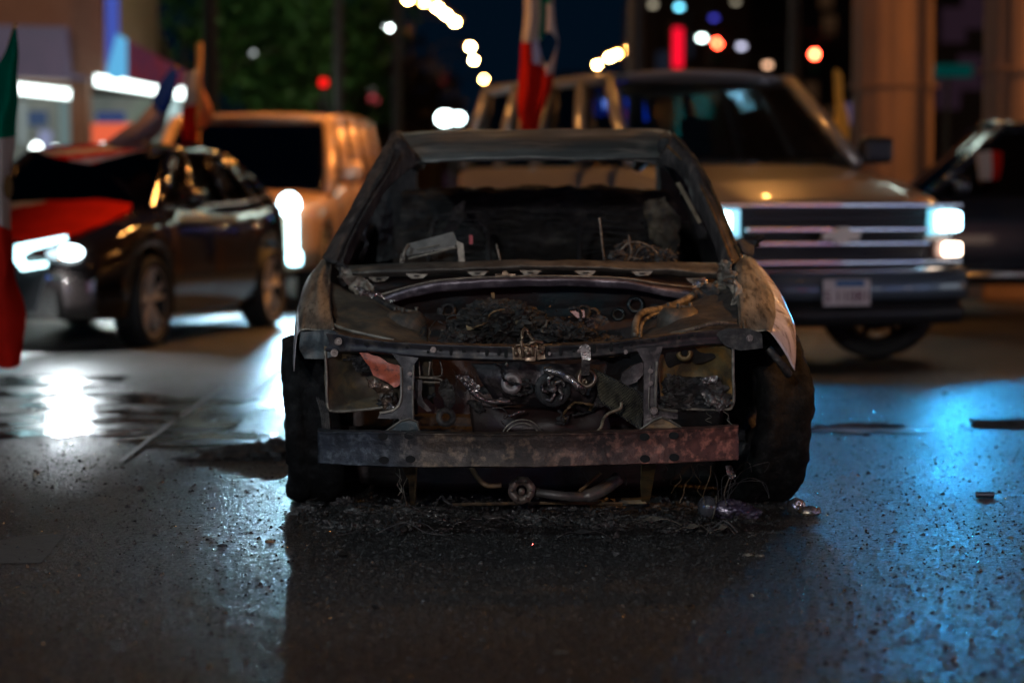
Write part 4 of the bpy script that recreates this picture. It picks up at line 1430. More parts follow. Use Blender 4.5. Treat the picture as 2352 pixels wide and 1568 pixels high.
# legs under the beam
for pts, foot, m in ((((922, 1072), (958, 1072), (956, 1090), (953, 1160), (942, 1162), (938, 1100)), None, RUST), (((1474, 1066), (1508, 1066), (1502, 1095), (1492, 1152), (1474, 1154), (1472, 1110)), ((1430, 1148), (1480, 1146), (1484, 1156), (1430, 1155)), OCHRE)):
    bm = bmesh.new()
    slab(bm, [W(u, v, 8.0 + (v - 1072) * .0048) for u, v in pts], .035)
    if foot:
        slab(bm, [W(u, v, 8.38) for u, v in foot], .05)
    crumple(bm, .003, 25, 2)
    P("support_leg", bm, m)
bm = bmesh.new()
tube(bm, [W(956, 1075, 7.99), W(952, 1158, 8.4)], .004, 5)
tube(bm, [W(1477, 1068, 7.99), W(1475, 1150, 8.4)], .004, 5)
P("leg_edge", bm, OCHRE)

# --- radiator support
ub = (700, 760, 800, 860, 960, 1180, 1380, 1500, 1600, 1660, 1705)
yb = (8.2, 8.15, 8.12, 8.08, 8.03, 8.0, 8.03, 8.06, 8.1, 8.13, 8.17)
tb = (764, 766, 772, 782, 789, 796, 789, 776, 763, 757, 757)
bb = (800, 806, 806, 808, 818, 827, 817, 804, 792, 790, 790)
rws = [[(u, v - 6, y + .07) for u, v, y in zip(ub, tb, yb)], [(u, v - 1, y + .008) for u, v, y in zip(ub, tb, yb)], [(u, v + 2, y) for u, v, y in zip(ub, tb, yb)], [(u, (a + b) / 2, y + .006) for u, a, b, y in zip(ub, tb, bb, yb)],
       [(u, v - 2, y) for u, v, y in zip(ub, bb, yb)], [(u, v + 2, y + .012) for u, v, y in zip(ub, bb, yb)], [(u, v + 4, y + .06) for u, v, y in zip(ub, bb, yb)]]
RS = P("radiator_support", patch(rws, 6, 3, .0025, 12, amp2=.001, freq2=60), burnt("support_steel", (.012, .011, .013), (.034, .03, .033), (.08, .065, .055), 10, .6, .35, .5, 70, .003), smooth=True, solid=.003)
def yat(u):
    return lerp(list(zip(ub, yb)), u)
for u, v, w, h in ((983, 808, 3, 3), (1066, 806, 5, 4), (1118, 808, 4, 10), (1146, 808, 4, 9), (1098, 806, 4, 3), (1036, 806, 4, 10), (1012, 804, 3, 3), (1162, 812, 4, 9), (1260, 808, 4, 10), (1288, 807, 4, 11), (1318, 806, 3, 3), (1352, 800, 6, 6), (1365, 800, 4, 11), (1404, 797, 4, 11),
                   (1385, 796, 3, 3), (1426, 795, 5, 5), (1450, 792, 3, 3), (1474, 786, 4, 3), (1500, 781, 4, 3), (1530, 778, 3, 4), (1560, 775, 3, 4), (1590, 770, 3, 3), (935, 798, 4, 3), (905, 795, 3, 3), (880, 790, 7, 6), (842, 790, 6, 4), (820, 784, 5, 4)):
    c = W(u, v, yat(u) - .004)
    s = .00144
    bm = bmesh.new()
    slab(bm, [c + Vector((math.copysign(abs(math.cos(a)) ** .6, math.cos(a)) * w * s, 0, math.copysign(abs(math.sin(a)) ** .6, math.sin(a)) * h * s)) for a in [2 * math.pi * k / 12 for k in range(12)]], .006)
    P("slot", bm, hole, RS)
for u, v, y, r in ((995, 803, 8.015, 7), (1262, 812, 7.99, 4), (941, 858, 8.03, 5), (941, 890, 8.03, 5), (1494, 852, 8.03, 6), (1494, 880, 8.03, 6), (1502, 942, 8.02, 9), (777, 784, 8.13, 9), (768, 810, 8.13, 9), (1722, 776, 8.13, 8), (1437, 808, 8.03, 5), (1330, 806, 8.0, 4)):
    c = W(u, v, y - .006)
    bm = bmesh.new()
    cyl(bm, c, (0, 1, 0), r * .00144, .01, 12)
    cyl(bm, c - Vector((0, .007, 0)), (0, 1, 0), r * .0008, .01, 6)
    P("bolt", bm, burnt("bolt_steel", (.09, .07, .065), (.2, .16, .14), (.05, .03, .02), 50, .45, .6, .2, 90, .001), RS)
# end brackets
bm = bmesh.new()
pslab(bm, ((690, 762), (764, 758), (790, 770), (792, 806), (752, 824), (700, 824), (688, 800)), 8.16, .05)
crumple(bm, .004, 20, 3)
P("end_bracket", bm, TEAL, RS)
bm = bmesh.new()
pslab(bm, ((1640, 764), (1672, 752), (1716, 756), (1750, 766), (1752, 800), (1700, 804), (1664, 792)), 8.12, .05)
crumple(bm, .004, 20, 3)
P("end_bracket", bm, CHAR, RS)
# posts
for nm, pts, m in (("l", ((900, 812), (966, 816), (950, 838), (949, 985), (918, 985), (916, 962), (868, 960), (872, 946), (905, 940), (920, 915), (921, 842)), burnt("post_steel", (.012, .012, .014), (.036, .033, .035), (.09, .08, .08), 12, .6, .35, .5, 70, .003)),
                   ("r", ((1462, 800), (1524, 796), (1511, 830), (1508, 925), (1522, 938), (1556, 942), (1556, 962), (1518, 960), (1514, 990), (1478, 990), (1479, 832)), PURP)):
    bm = bmesh.new()
    pslab(bm, pts, 8.05, .03)
    crumple(bm, .0025, 18, 3)
    P("support_post", bm, m, RS)
    bm = bmesh.new()
    if nm == "l":
        tube(bm, smoothpath([W(950, 838, 8.045), W(948, 900, 8.04), (W(949, 985, 8.045))]), .004, 5)
        tube(bm, smoothpath([W(921, 842, 8.045), W(921, 915, 8.04), W(905, 940, 8.04), W(872, 948, 8.04)]), .005, 5)
    else:
        tube(bm, smoothpath([W(1509, 830, 8.045), W(1506, 925, 8.04), W(1522, 940, 8.04), W(1556, 944, 8.04)]), .005, 5)
        tube(bm, smoothpath([W(1494, 840, 8.03), W(1490, 930, 8.03), W(1500, 960, 8.03)]), .003, 5)
    P("post_edge", bm, ASHB, RS)
# latch in the middle of the support
L = []
bm = bmesh.new()
pslab(bm, ((1176, 798), (1206, 796), (1208, 826), (1178, 826)), 7.985, .02)
pslab(bm, ((1206, 796), (1232, 800), (1230, 828), (1206, 828)), 7.975, .03)
pslab(bm, ((1232, 796), (1252, 794), (1252, 824), (1234, 826)), 7.985, .015)
crumple(bm, .003, 40, 2)
LT = P("latch", bm, BRASS, RS)
bm = bmesh.new()
tube(bm, smoothpath([W(1202, 820, 7.97), W(1198, 790, 7.96), W(1200, 762, 7.98), W(1208, 756, 7.99), W(1214, 768, 7.99), W(1226, 782, 7.98), W(1240, 790, 7.98), W(1238, 800, 7.97)], 5), .006, 7)
tube(bm, smoothpath([W(1185, 818, 7.97), W(1184, 800, 7.965), W(1190, 792, 7.96), W(1222, 794, 7.965), W(1224, 818, 7.97)], 5), .0045, 7)
tube(bm, smoothpath([W(1216, 790, 7.96), W(1230, 784, 7.96), W(1246, 788, 7.97)], 5), .008, 6)
cyl(bm, W(1186, 812, 7.97), (0, 1, 0), .008, .02, 10)
cyl(bm, W(1212, 811, 7.96), (0, 1, 0), .011, .02, 12)
cyl(bm, W(1244, 808, 7.97), (0, 1, 0), .008, .02, 10)
P("latch_hook", bm, BRASS, RS, smooth=True)
# strap down to the pump
bm = bmesh.new()
slab(bm, [W(1330, 796, 7.99), W(1346, 788, 7.99), (W(1358, 798, 7.99)), W(1356, 826, 7.99), W(1354, 862, 8.02), W(1334, 862, 8.02), W(1336, 826, 7.99)], .008)
crumple(bm, .002, 40, 2)
P("strap", bm, FOIL, RS)

# --- headlight housings
def housing(corners, dip, m, rim, nm="headlight_housing"):
    (a, b, c, d) = corners
    rws = []
    for j in range(5):
        f = j / 4
        r_ = []
        for i in range(5):
            g = i / 4
            u = (a[0] * (1 - g) + b[0] * g) * (1 - f) + (d[0] * (1 - g) + c[0] * g) * f
            v = (a[1] * (1 - g) + b[1] * g) * (1 - f) + (d[1] * (1 - g) + c[1] * g) * f
            r_.append((u, v, 8.16 + dip * (4 * f * (1 - f)) * (4 * g * (1 - g)) + .02 * g))
        rws.append(r_)
    o = P(nm, patch(rws, 7, 6, .008, 13, amp2=.0025, freq2=45), m, smooth=True, solid=.003)
    bm = bmesh.new()
    tube(bm, smoothpath([W(*q, 8.155) for q in rim], 5), .0055, 6)
    P("housing_rim", bm, ASHB, o, smooth=True)
    return o
HLL = housing(((746, 796), (922, 806), (922, 936), (752, 944)), .13, burnt("rust_panel_l", (.04, .034, .026), (.115, .09, .06), (.17, .11, .05), 8, .75, .2, .6, 55, .004, 16), ((747, 806), (750, 860), (752, 925), (766, 944), (840, 940), (915, 930)))
HLR = housing(((1512, 798), (1684, 788), (1684, 936), (1516, 940)), .12, OCHRE, ((1683, 790), (1684, 860), (1683, 930), (1650, 940), (1540, 938)))
bm = bmesh.new()
lathe(bm, [(.030, 0), (.024, -.008), (.013, -.012), (.010, -.004), (.016, .006)], W(1572, 810, 8.19), (.15, -1, .1), 24)
P("lamp_socket", bm, OCHRE, HLR, smooth=True)
bm = bmesh.new()
cyl(bm, W(1572, 810, 8.182), (.15, -1, .1), .0105, .012, 16)
P("socket_hole", bm, hole, HLR)
bm = bmesh.new()
pslab(bm, ((822, 798), (842, 806), (852, 812), (868, 818), (890, 832), (920, 840), (920, 884), (908, 890), (886, 876), (856, 862), (850, 842), (836, 822), (822, 808)), 8.12, .006)
crumple(bm, .006, 22, 4, 1.0)
P("paint_strip", bm, ORR, HLL)
def foil(name, pts, amp=.02, freq=28, m=FOIL, parent=WK, y=8.1, cuts=4, seed=0.0):
    bm = bmesh.new()
    pslab(bm, pts, y, .008)
    crumple(bm, amp, freq, cuts, seed)
    crumple(bm, amp * .4, freq * 3, 0, seed + 3)
    return P(name, bm, m, parent)
foil("melted_lamp", ((845, 868), (870, 876), (900, 890), (915, 905), (905, 935), (895, 958), (886, 930), (868, 905), (850, 890)), .022, 26, burnt("melt_brown", (.02, .016, .014), (.12, .075, .05), (.3, .2, .15), 30, .3, .5, .6, 60, .005), HLL, 8.11)
foil("melted_lamp", ((886, 935), (902, 925), (912, 945), (900, 962), (884, 952)), .014, 36, FOIL, HLL, 8.1, 3)
foil("melted_lamp", ((1602, 868), (1640, 862), (1650, 878), (1625, 885)), .012, 36, FOIL, HLR, 8.14, 3, 5)
foil("melted_lamp", ((1610, 905), (1640, 900), (1672, 912), (1680, 930), (1655, 942), (1630, 930)), .018, 30, burnt("melt_grey", (.05, .045, .04), (.14, .12, .11), (.25, .2, .17), 30, .4, .5, .6, 60, .005), HLR, 8.12, 4, 3)
# charred lumps inside right housing, left too
for c, s, sd in (((1600, 905, 8.2), (.11, .06, .055), 1), ((1550, 890, 8.2), (.06, .05, .04), 2), ((1545, 925, 8.18), (.07, .05, .03), 3), ((1640, 925, 8.18), (.05, .04, .03), 4), ((800, 815, 8.24), (.05, .03, .02), 5), ((895, 925, 8.2), (.04, .04, .03), 6), ((840, 835, 8.2), (.04, .03, .03), 7)):
    bm = bmesh.new()
    blob(bm, W(*c), s, 4, .8, 7, sd)
    P("charred_lump", bm, CHAR, HLR if c[0] > 1176 else HLL)

# --- engine bay
# backing and side walls so the bay is a closed dark box
bm = bmesh.new()
rws = [[(820, 650, 9.12), (1000, 648, 9.14), (1240, 645, 9.15), (1480, 648, 9.14), (1640, 655, 9.12)], [(800, 720, 9.05), (1000, 700, 9.1), (1240, 700, 9.1), (1480, 700, 9.1), (1660, 720, 9.05)],
       [(800, 800, 9.0), (1000, 780, 9.0), (1240, 780, 9.0), (1480, 780, 9.0), (1660, 800, 9.0)], [(800, 960, 8.95), (1000, 960, 8.95), (1240, 960, 8.95), (1480, 960, 8.95), (1660, 960, 8.95)], [(830, 1110, 8.95), (1000, 1120, 8.95), (1240, 1125, 8.95), (1480, 1120, 8.95), (1640, 1110, 8.95)]]
FW = P("firewall", patch(rws, 8, 6, .015, 5, amp2=.003, freq2=40), burnt("firewall_scorched", (.010, .006, .006), (.034, .018, .015), (.012, .03, .036), 5, .6, .3, .6, 30, .008, 4), smooth=True, solid=.01)
for u, v, r, m in ((1460, 700, .035, TEAL), (1420, 722, .028, TEAL), (1340, 715, .03, CHAR2), (1505, 715, .03, CHAR2), (1030, 712, .03, CHAR2), (1360, 722, .03, CHAR)):
    bm = bmesh.new()
    lathe(bm, [(r, 0), (r * .8, -.02), (r * .62, -.022), (r * .6, .01)], W(u, v, 9.05), (0, -1, .3), 20)
    P("grommet", bm, m, FW, smooth=True)
bm = bmesh.new()
pslab(bm, ((1310, 715), (1342, 712), (1344, 728), (1326, 730)), 9.02, .02)
P("tag_plate", bm, mat("pale_pink_tag", (.45, .3, .32), .5), FW)
# cowl
cw = burnt("cowl_ash", (.055, .048, .04), (.14, .125, .10), (.03, .026, .022), 6, .65, .25, .5, 60, .004, 20)
rws = [[(768, 610, 9.28), (900, 604, 9.28), (1060, 600, 9.28), (1240, 596, 9.28), (1400, 599, 9.28), (1560, 602, 9.28), (1668, 604, 9.28)],
       [(775, 616, 9.2), (900, 610, 9.2), (1060, 606, 9.2), (1240, 601, 9.2), (1400, 604, 9.2), (1560, 609, 9.2), (1664, 612, 9.2)],
       [(786, 628, 9.16), (900, 623, 9.15), (1060, 616, 9.15), (1240, 612, 9.15), (1400, 614, 9.15), (1560, 621, 9.15), (1655, 628, 9.16)],
       [(792, 642, 9.18), (900, 637, 9.18), (1060, 628, 9.18), (1240, 623, 9.18), (1400, 626, 9.18), (1560, 635, 9.18), (1648, 644, 9.18)]]
COWL = P("cowl", patch(rws, 8, 5, .007, 9, amp2=.0015, freq2=60), cw, smooth=True, solid=.004)
for u, v, b in ((870, 641, 0), (957, 634, 0), (1097, 628, 0), (1160, 634, 1), (1218, 626, 0), (1345, 627, 0), (1475, 628, 0), (1598, 644, 0)):
    bm = bmesh.new()
    pslab(bm, ((u - 25, v - 5), (u + 25, v - 5), (u + 14, v + 5), (u - 12, v + 6)), 9.12, .01)
    crumple(bm, .002, 50, 2, u)
    if b:
        cyl(bm, W(u, v - 4, 9.11), (0, -1, .2), .012, .02, 12)
    P("cowl_clip", bm, BRASS if b else ASHB, COWL)
    bm = bmesh.new()
    pslab(bm, ((u - 8, v - 2), (u + 8, v - 2), (u + 5, v + 2), (u - 5, v + 2)), 9.114, .004)
    P("clip_slot", bm, hole, COWL)
rws = [[(800, 640, 9.24), (1000, 632, 9.24), (1240, 626, 9.24), (1480, 630, 9.24), (1640, 640, 9.24)], [(820, 700, 9.0), (1000, 668, 9.02), (1240, 652, 9.02), (1480, 660, 9.02), (1620, 690, 9.0)]]
P("cowl_trough", patch(rws, 10, 8, .01, 8), REDB, smooth=True, solid=.004)
rws = [[(838, 690, 8.98), (880, 680, 8.97), (960, 655, 8.95), (1050, 642, 8.95), (1240, 635, 8.95), (1420, 640, 8.95), (1510, 654, 8.96), (1600, 672, 8.98)],
       [(838, 696, 8.96), (880, 686, 8.95), (960, 661, 8.93), (1050, 648, 8.93), (1240, 641, 8.93), (1420, 646, 8.93), (1510, 660, 8.94), (1600, 678, 8.96)],
       [(842, 712, 8.97), (880, 704, 8.96), (960, 680, 8.94), (1050, 666, 8.94), (1240, 658, 8.94), (1420, 662, 8.94), (1510, 676, 8.95), (1596, 694, 8.97)]]
P("cowl_lip", patch(rws, 8, 4, .004, 12, amp2=.0012, freq2=60), burnt("violet_steel", (.045, .035, .045), (.11, .09, .105), (.26, .22, .24), 7, .5, .5, .4, 70, .003, 12), smooth=True, solid=.004)
bm = bmesh.new()
tube(bm, smoothpath([W(838, 688, 8.98), W(960, 653, 8.94), W(1050, 640, 8.94), W(1240, 634, 8.94), W(1420, 638, 8.94), W(1520, 652, 8.95), W(1600, 660, 8.98)], 6), .004, 5)
P("lip_edge", bm, ASHB, smooth=True)
# inner aprons
rws = [[(756, 640, 9.05), (800, 668, 9.02), (870, 690, 8.98), (940, 725, 8.92), (985, 742, 8.88)], [(760, 690, 8.75), (820, 700, 8.72), (880, 712, 8.7), (945, 748, 8.66), (985, 765, 8.65)],
       [(768, 740, 8.4), (820, 745, 8.42), (880, 748, 8.4), (945, 772, 8.36), (985, 785, 8.36)], [(772, 772, 8.18), (830, 780, 8.18), (890, 790, 8.16), (950, 800, 8.14), (990, 812, 8.14)], [(790, 800, 8.2), (850, 830, 8.25), (900, 860, 8.3), (960, 900, 8.3), (1000, 930, 8.3)]]
APL = P("inner_wing", patch(rws, 8, 6, .014, 11, amp2=.003, freq2=40), burnt("wing_ash", (.05, .045, .036), (.13, .115, .085), (.16, .11, .065), 6, .7, .25, .6, 50, .005, 12), smooth=True, solid=.003)
rws = [[(1470, 742, 8.88), (1520, 725, 8.92), (1590, 690, 8.98), (1650, 668, 9.02), (1694, 640, 9.05)], [(1472, 765, 8.65), (1515, 748, 8.66), (1585, 712, 8.7), (1640, 700, 8.72), (1696, 690, 8.75)],
       [(1474, 785, 8.36), (1520, 770, 8.36), (1585, 745, 8.4), (1640, 742, 8.42), (1698, 735, 8.4)], [(1474, 806, 8.14), (1520, 792, 8.14), (1585, 780, 8.16), (1640, 770, 8.18), (1700, 766, 8.2)], [(1460, 930, 8.3), (1500, 900, 8.3), (1560, 860, 8.3), (1620, 830, 8.25), (1680, 800, 8.2)]]
APR = P("inner_wing", patch(rws, 8, 6, .014, 11, amp2=.003, freq2=40, seed=4), burnt("wing_soot", (.022, .021, .02), (.055, .052, .048), (.09, .075, .06), 7, .7, .25, .6, 50, .005, 12), smooth=True, solid=.003)
bm = bmesh.new()
for pth, r in (((( 975, 800, 8.5), (970, 770, 8.6), (972, 748, 8.65)), .012), (((985, 785, 8.4), (988, 755, 8.5), (1000, 738, 8.55)), .003), (((1012, 722, 8.7), (1014, 708, 8.7)), .014)):
    tube(bm, smoothpath([W(*q) for q in pth], 4), r, 6)
P("stay", bm, CHAR, APL)
for cx, cy, m in ((930, 745, None), (1560, 735, None)):
    bm = bmesh.new()
    c = W(cx, cy, 8.62)
    lathe(bm, [(.085, -.05), (.078, .02), (.055, .045), (.03, .05), (.03, .035), (.07, -.05)], c, (0, -.1, 1), 28, .06)
    for k in range(3):
        a = k * 2.1 + .4
        cyl(bm, c + Vector((math.cos(a) * .045, math.sin(a) * .045, .052)), (0, 0, 1), .007, .02, 8)
    P("strut_tower", bm, burnt("tower_ash", (.04, .034, .028), (.10, .085, .065), (.16, .10, .06), 9, .7, .25, .6, 50, .005), APL if cx < 1176 else APR, smooth=True)
# bonnet hinges / stays along the wings
bm = bmesh.new()
tube(bm, smoothpath([W(845, 672, 9.0), W(880, 695, 8.9), W(930, 718, 8.8), W(965, 730, 8.7), (W(974, 752, 8.6)), W(972, 780, 8.5)], 6), .014, 7)
P("wing_rail", bm, CHAR, APL, smooth=True)
bm = bmesh.new()
tube(bm, smoothpath([W(840, 680, 9.02), W(890, 706, 8.88), W(940, 728, 8.78)], 6), .008, 6)
P("wing_rail", bm, CHAR, APL, smooth=True)
bm = bmesh.new()
tube(bm, smoothpath([W(1604, 668, 9.0), W(1570, 690, 8.9), W(1520, 708, 8.8), W(1480, 716, 8.7), W(1462, 735, 8.6), W(1458, 772, 8.5)], 6), .013, 7)
P("wing_rail", bm, ASHB, APR, smooth=True)
bm = bmesh.new()
tube(bm, smoothpath([W(1606, 676, 9.02), W(1560, 702, 8.88), W(1500, 722, 8.75), W(1474, 745, 8.6), W(1470, 775, 8.5)], 6), .007, 6)
P("wing_rail", bm, ASHB, APR, smooth=True)
bm = bmesh.new()
tube(bm, smoothpath([W(1690, 744, 8.3), W(1640, 742, 8.25), W(1590, 756, 8.2), W(1540, 768, 8.18)], 6), .008, 6)
P("wing_rail", bm, ASHB, smooth=True)
bm = bmesh.new()
tube(bm, smoothpath([W(764, 745, 8.3), W(800, 758, 8.25), W(860, 772, 8.2), W(905, 782, 8.17)], 6), .007, 6)
P("wing_rail", bm, ASHB, smooth=True)
# crumpled corners at the windscreen base
for pts, y, m, sd in ((((786, 612), (830, 630), (862, 658), (880, 690), (840, 690), (800, 668), (778, 640)), 9.0, ASHB, 1), (((772, 600), (800, 618), (815, 650), (790, 660), (768, 640)), 9.1, CHAR, 2), (((820, 655), (870, 672), (905, 696), (860, 706), (825, 690)), 8.93, FOIL, 8),
                     (((1650, 600), (1684, 604), (1692, 660), (1676, 690), (1650, 690), (1590, 680), (1600, 655), (1636, 650)), 9.0, ASHB, 3), (((1590, 660), (1640, 655), (1684, 680), (1680, 705), (1640, 706), (1596, 690)), 8.93, CHAR, 4), (((1664, 640), (1692, 640), (1698, 700), (1690, 740), (1680, 700)), 8.8, ASHB, 5), (((1590, 655), (1610, 650), (1620, 665), (1600, 672)), 8.95, FOIL, 6)):
    foil("crumpled_corner", pts, .028, 17, m, WK, y, 4, sd)
# engine
bm = bmesh.new()
blob(bm, W(1150, 750, 8.6), (.165, .2, .085), 5, .65, 8, 1)
ENG = P("engine", bm, burnt("engine_char", (.012, .012, .011), (.035, .032, .028), (.07, .055, .04), 20, .75, .2, .9, 60, .01, 30))
bm = bmesh.new()
blob(bm, W(1300, 775, 8.5), (.105, .15, .05), 5, .7, 8, 4)
blob(bm, W(1060, 785, 8.4), (.07, .1, .035), 4, .8, 8, 9)
blob(bm, W(1400, 800, 8.55), (.09, .12, .04), 4, .8, 8, 12)
P("charred_lump", bm, CHAR, ENG)
bm = bmesh.new()
rr_ = random.Random(3)
def p_eng():
    u, v = rr_.gauss(1170, 75), rr_.uniform(705, 795)
    return W(u, v, 8.42 + (795 - v) * .003), 1
chips(bm, 420, p_eng, lambda: rr_.uniform(.003, .009), .6, 1.1, rr_)
P("engine_debris", bm, burnt("debris_grey", (.02, .018, .016), (.07, .06, .05), (.16, .12, .08), 40, .6, .3, .5, 90, .003), ENG)
bm = bmesh.new()
pslab(bm, ((1128, 672), (1136, 672), (1136, 696), (1129, 696)), 8.8, .012)
cyl(bm, W(1192, 742, 8.45), (0, -1, .4), .012, .02, 10)
pslab(bm, ((1070, 748), (1084, 744), (1090, 756), (1074, 758)), 8.42, .015)
P("engine_fitting", bm, OCHRE, ENG)
rws = [[(1084, 838, 8.3), (1160, 830, 8.26), (1240, 834, 8.25), (1320, 834, 8.26), (1392, 838, 8.3)], [(1100, 868, 8.27), (1160, 868, 8.22), (1235, 862, 8.24), (1300, 860, 8.22), (1385, 880, 8.27)],
       [(1120, 900, 8.27), (1170, 905, 8.23), (1235, 905, 8.25), (1300, 905, 8.22), (1370, 915, 8.27)], [(1140, 935, 8.3), (1180, 930, 8.27), (1240, 932, 8.28), (1300, 935, 8.26), (1350, 945, 8.3)]]
ENF = P("engine_front_cover", patch(rws, 7, 6, .012, 14, amp2=.002, freq2=50), PURP, ENG, smooth=True, solid=.004)
rws = [[(1080, 930, 8.36), (1180, 935, 8.34), (1280, 940, 8.34), (1390, 940, 8.36)], [(1090, 985, 8.36), (1180, 985, 8.3), (1290, 985, 8.3), (1400, 990, 8.36)], [(1100, 1060, 8.4), (1180, 1060, 8.36), (1290, 1060, 8.36), (1390, 1060, 8.4)]]
P("oil_pan", patch(rws, 7, 6, .01, 12), REDB, ENG, smooth=True, solid=.004)
bm = bmesh.new()
lathe(bm, [(.036, .005), (.036, -.015), (.028, -.02), (.012, -.022), (.012, .005)], W(1175, 880, 8.2), (0, -1, .12), 28)
lathe(bm, [(.024, -.015), (.022, -.035), (.010, -.04), (.010, -.01)], W(1175, 880, 8.2), (0, -1, .12), 24)
P("idler_pulley", bm, mat("grey_pulley", (.20, .17, .16), .5, .4, bump=.2), ENG, smooth=True)
bm = bmesh.new()
lathe(bm, [(.060, .0), (.062, -.02), (.05, -.03), (.048, -.012), (.03, -.01), (.03, .0)], W(1270, 893, 8.19), (0, -1, .12), 32)
P("crank_pulley", bm, CHAR2, ENG, smooth=True)
bm = bmesh.new()
cyl(bm, W(1270, 893, 8.17), (0, -1, .12), .014, .03, 12)
for k in range(5):
    a = k * 1.256
    tube(bm, smoothpath([W(1270 + math.cos(a) * 12, 893 + math.sin(a) * 12, 8.165), W(1270 + math.cos(a + .5) * 24, 893 + math.sin(a + .5) * 26, 8.16), W(1270 + math.cos(a + 1) * 28, 893 + math.sin(a + 1) * 30, 8.165)], 4), .006, 6)
crumple(bm, .004, 50)
P("pulley_spokes", bm, FOIL, ENG, smooth=True)
bm = bmesh.new()
lathe(bm, [(.035, .0), (.036, -.03), (.022, -.036), (.02, .0)], W(1348, 868, 8.14), (.1, -1, .1), 24)
lathe(bm, [(.012, -.02), (.012, -.05), (.002, -.052), (.002, -.02)], W(1345, 876, 8.14), (.1, -1, .1), 16)
P("pump", bm, burnt("pump_bronze", (.07, .05, .035), (.18, .14, .10), (.25, .17, .09), 25, .45, .6, .4, 80, .002), ENG, smooth=True)
bm = bmesh.new()
tube(bm, smoothpath([W(1250, 850, 8.16), W(1290, 858, 8.14), W(1320, 880, 8.13), W(1345, 900, 8.15)], 6), [.010, .012, .014, .013, .012, .011, .012, .014, .016, .014, .012, .012, .013, .014, .015, .014, .013, .012, .010], 8)
crumple(bm, .006, 40, 0)
P("melted_pipe", bm, FOIL, ENG, smooth=True)
bm = bmesh.new()
tube(bm, smoothpath([W(1060, 870, 8.14), W(1075, 885, 8.14), W(1092, 905, 8.15), W(1110, 918, 8.16), W(1140, 922, 8.18), W(1172, 920, 8.2)], 5), .010, 7)
crumple(bm, .005, 45, 0, 2)
P("melted_pipe", bm, FOIL, ENG, smooth=True)
foil("melted_cover", ((1052, 868), (1078, 866), (1096, 882), (1092, 905), (1078, 900), (1066, 884)), .018, 34, FOIL, ENG, 8.12, 4)
foil("melted_cover", ((1010, 880), (1030, 876), (1045, 900), (1040, 930), (1018, 925), (1008, 905)), .02, 26, CHAR, ENG, 8.2, 4)
foil("melted_cover", ((1140, 905), (1150, 900), (1176, 930), (1160, 932)), .012, 30, PURP, ENG, 8.2, 3)
# bracket frame on the left, round parts
pieces("coolant_line", (((962, 830), (964, 866)), ((988, 826), (984, 865)), ((1010, 826), (1016, 855), (1008, 864), (985, 866)), ((950, 866), (1000, 868), (1016, 874)), ((950, 876), (1010, 878)), ((940, 985), (938, 955), (925, 940))), [.004, .004, .0035, .005, .0035, .003], ASHB, WK, y=8.14)
bm = bmesh.new()
pslab(bm, ((952, 872), (968, 872), (968, 905), (974, 920), (990, 942), (980, 945), (960, 925), (952, 900)), 8.12, .01)
crumple(bm, .004, 25, 2)
P("side_bracket", bm, PURP)
bm = bmesh.new()
for c, r in (((1024, 958, 8.2), .034), ((1112, 955, 8.35), .02)):
    bm = bmesh.new()
    lathe(bm, [(r, 0), (r, -.03), (r * .8, -.035), (r * .5, -.02), (r * .4, 0)], W(*c), (0, -1, .1), 24)
    P("pump_body", bm, CHAR, smooth=True)
bm = bmesh.new()
for r in (.072, .06):
    tube(bm, [W(1200, 1012, 8.1) + Vector((math.cos(a) * r, 0, math.sin(a) * r)) for a in [math.pi * k / 20 for k in range(21)]], .0022, 5)
P("belt_ring", bm, ASHB, smooth=True)
bm = bmesh.new()
pslab(bm, ((1428, 858), (1452, 840), (1478, 832), (1484, 850), (1462, 876), (1440, 886), (1424, 876)), 8.16, .03)
crumple(bm, .004, 20, 3)
P("side_bracket", bm, PURP)
# condenser mesh
bm = bmesh.new()
A_, B_, C_, D_ = W(1364, 848, 8.2), W(1480, 905, 8.12), W(1474, 990, 8.12), W(1378, 925, 8.2)
def bil(s, t_):
    q = (A_ * (1 - s) + B_ * s) * (1 - t_) + (D_ * (1 - s) + C_ * s) * t_
    return q + nvec(q, 8) * .008
N1 = 15
for k in range(-N1, N1 + 1):
    for sg in (1, -1):
        pts = []
        for j in range(13):
            s = j / 12
            t_ = (s * 1.6 * sg + k / N1 * 1.25 + (0 if sg > 0 else .8))
            if 0 <= t_ <= 1:
                pts.append(bil(s, t_))
        if len(pts) > 1:
            tube(bm, pts, .0011, 4, False)
P("condenser_mesh", bm, burnt("mesh_wire", (.10, .09, .06), (.2, .18, .12), (.05, .04, .03), 30, .5, .5, .1, 60, .001))
bm = bmesh.new()
slab(bm, [A_ + Vector((0, .02, 0)), B_ + Vector((0, .02, 0)), C_ + Vector((0, .02, 0)), D_ + Vector((0, .02, 0))], .03)
P("condenser_core", bm, CHAR2)
bm = bmesh.new()
tube(bm, smoothpath([W(1427, 924, 8.08), W(1424, 938, 8.07), W(1400, 948, 8.06), W(1386, 962, 8.05), W(1380, 982, 8.03), W(1362, 998, 8.02)], 6), .0055, 8)
P("bent_pipe", bm, burnt("tan_pipe", (.15, .12, .08), (.3, .24, .16), (.08, .06, .04), 30, .5, .4, .3, 80, .002), smooth=True)
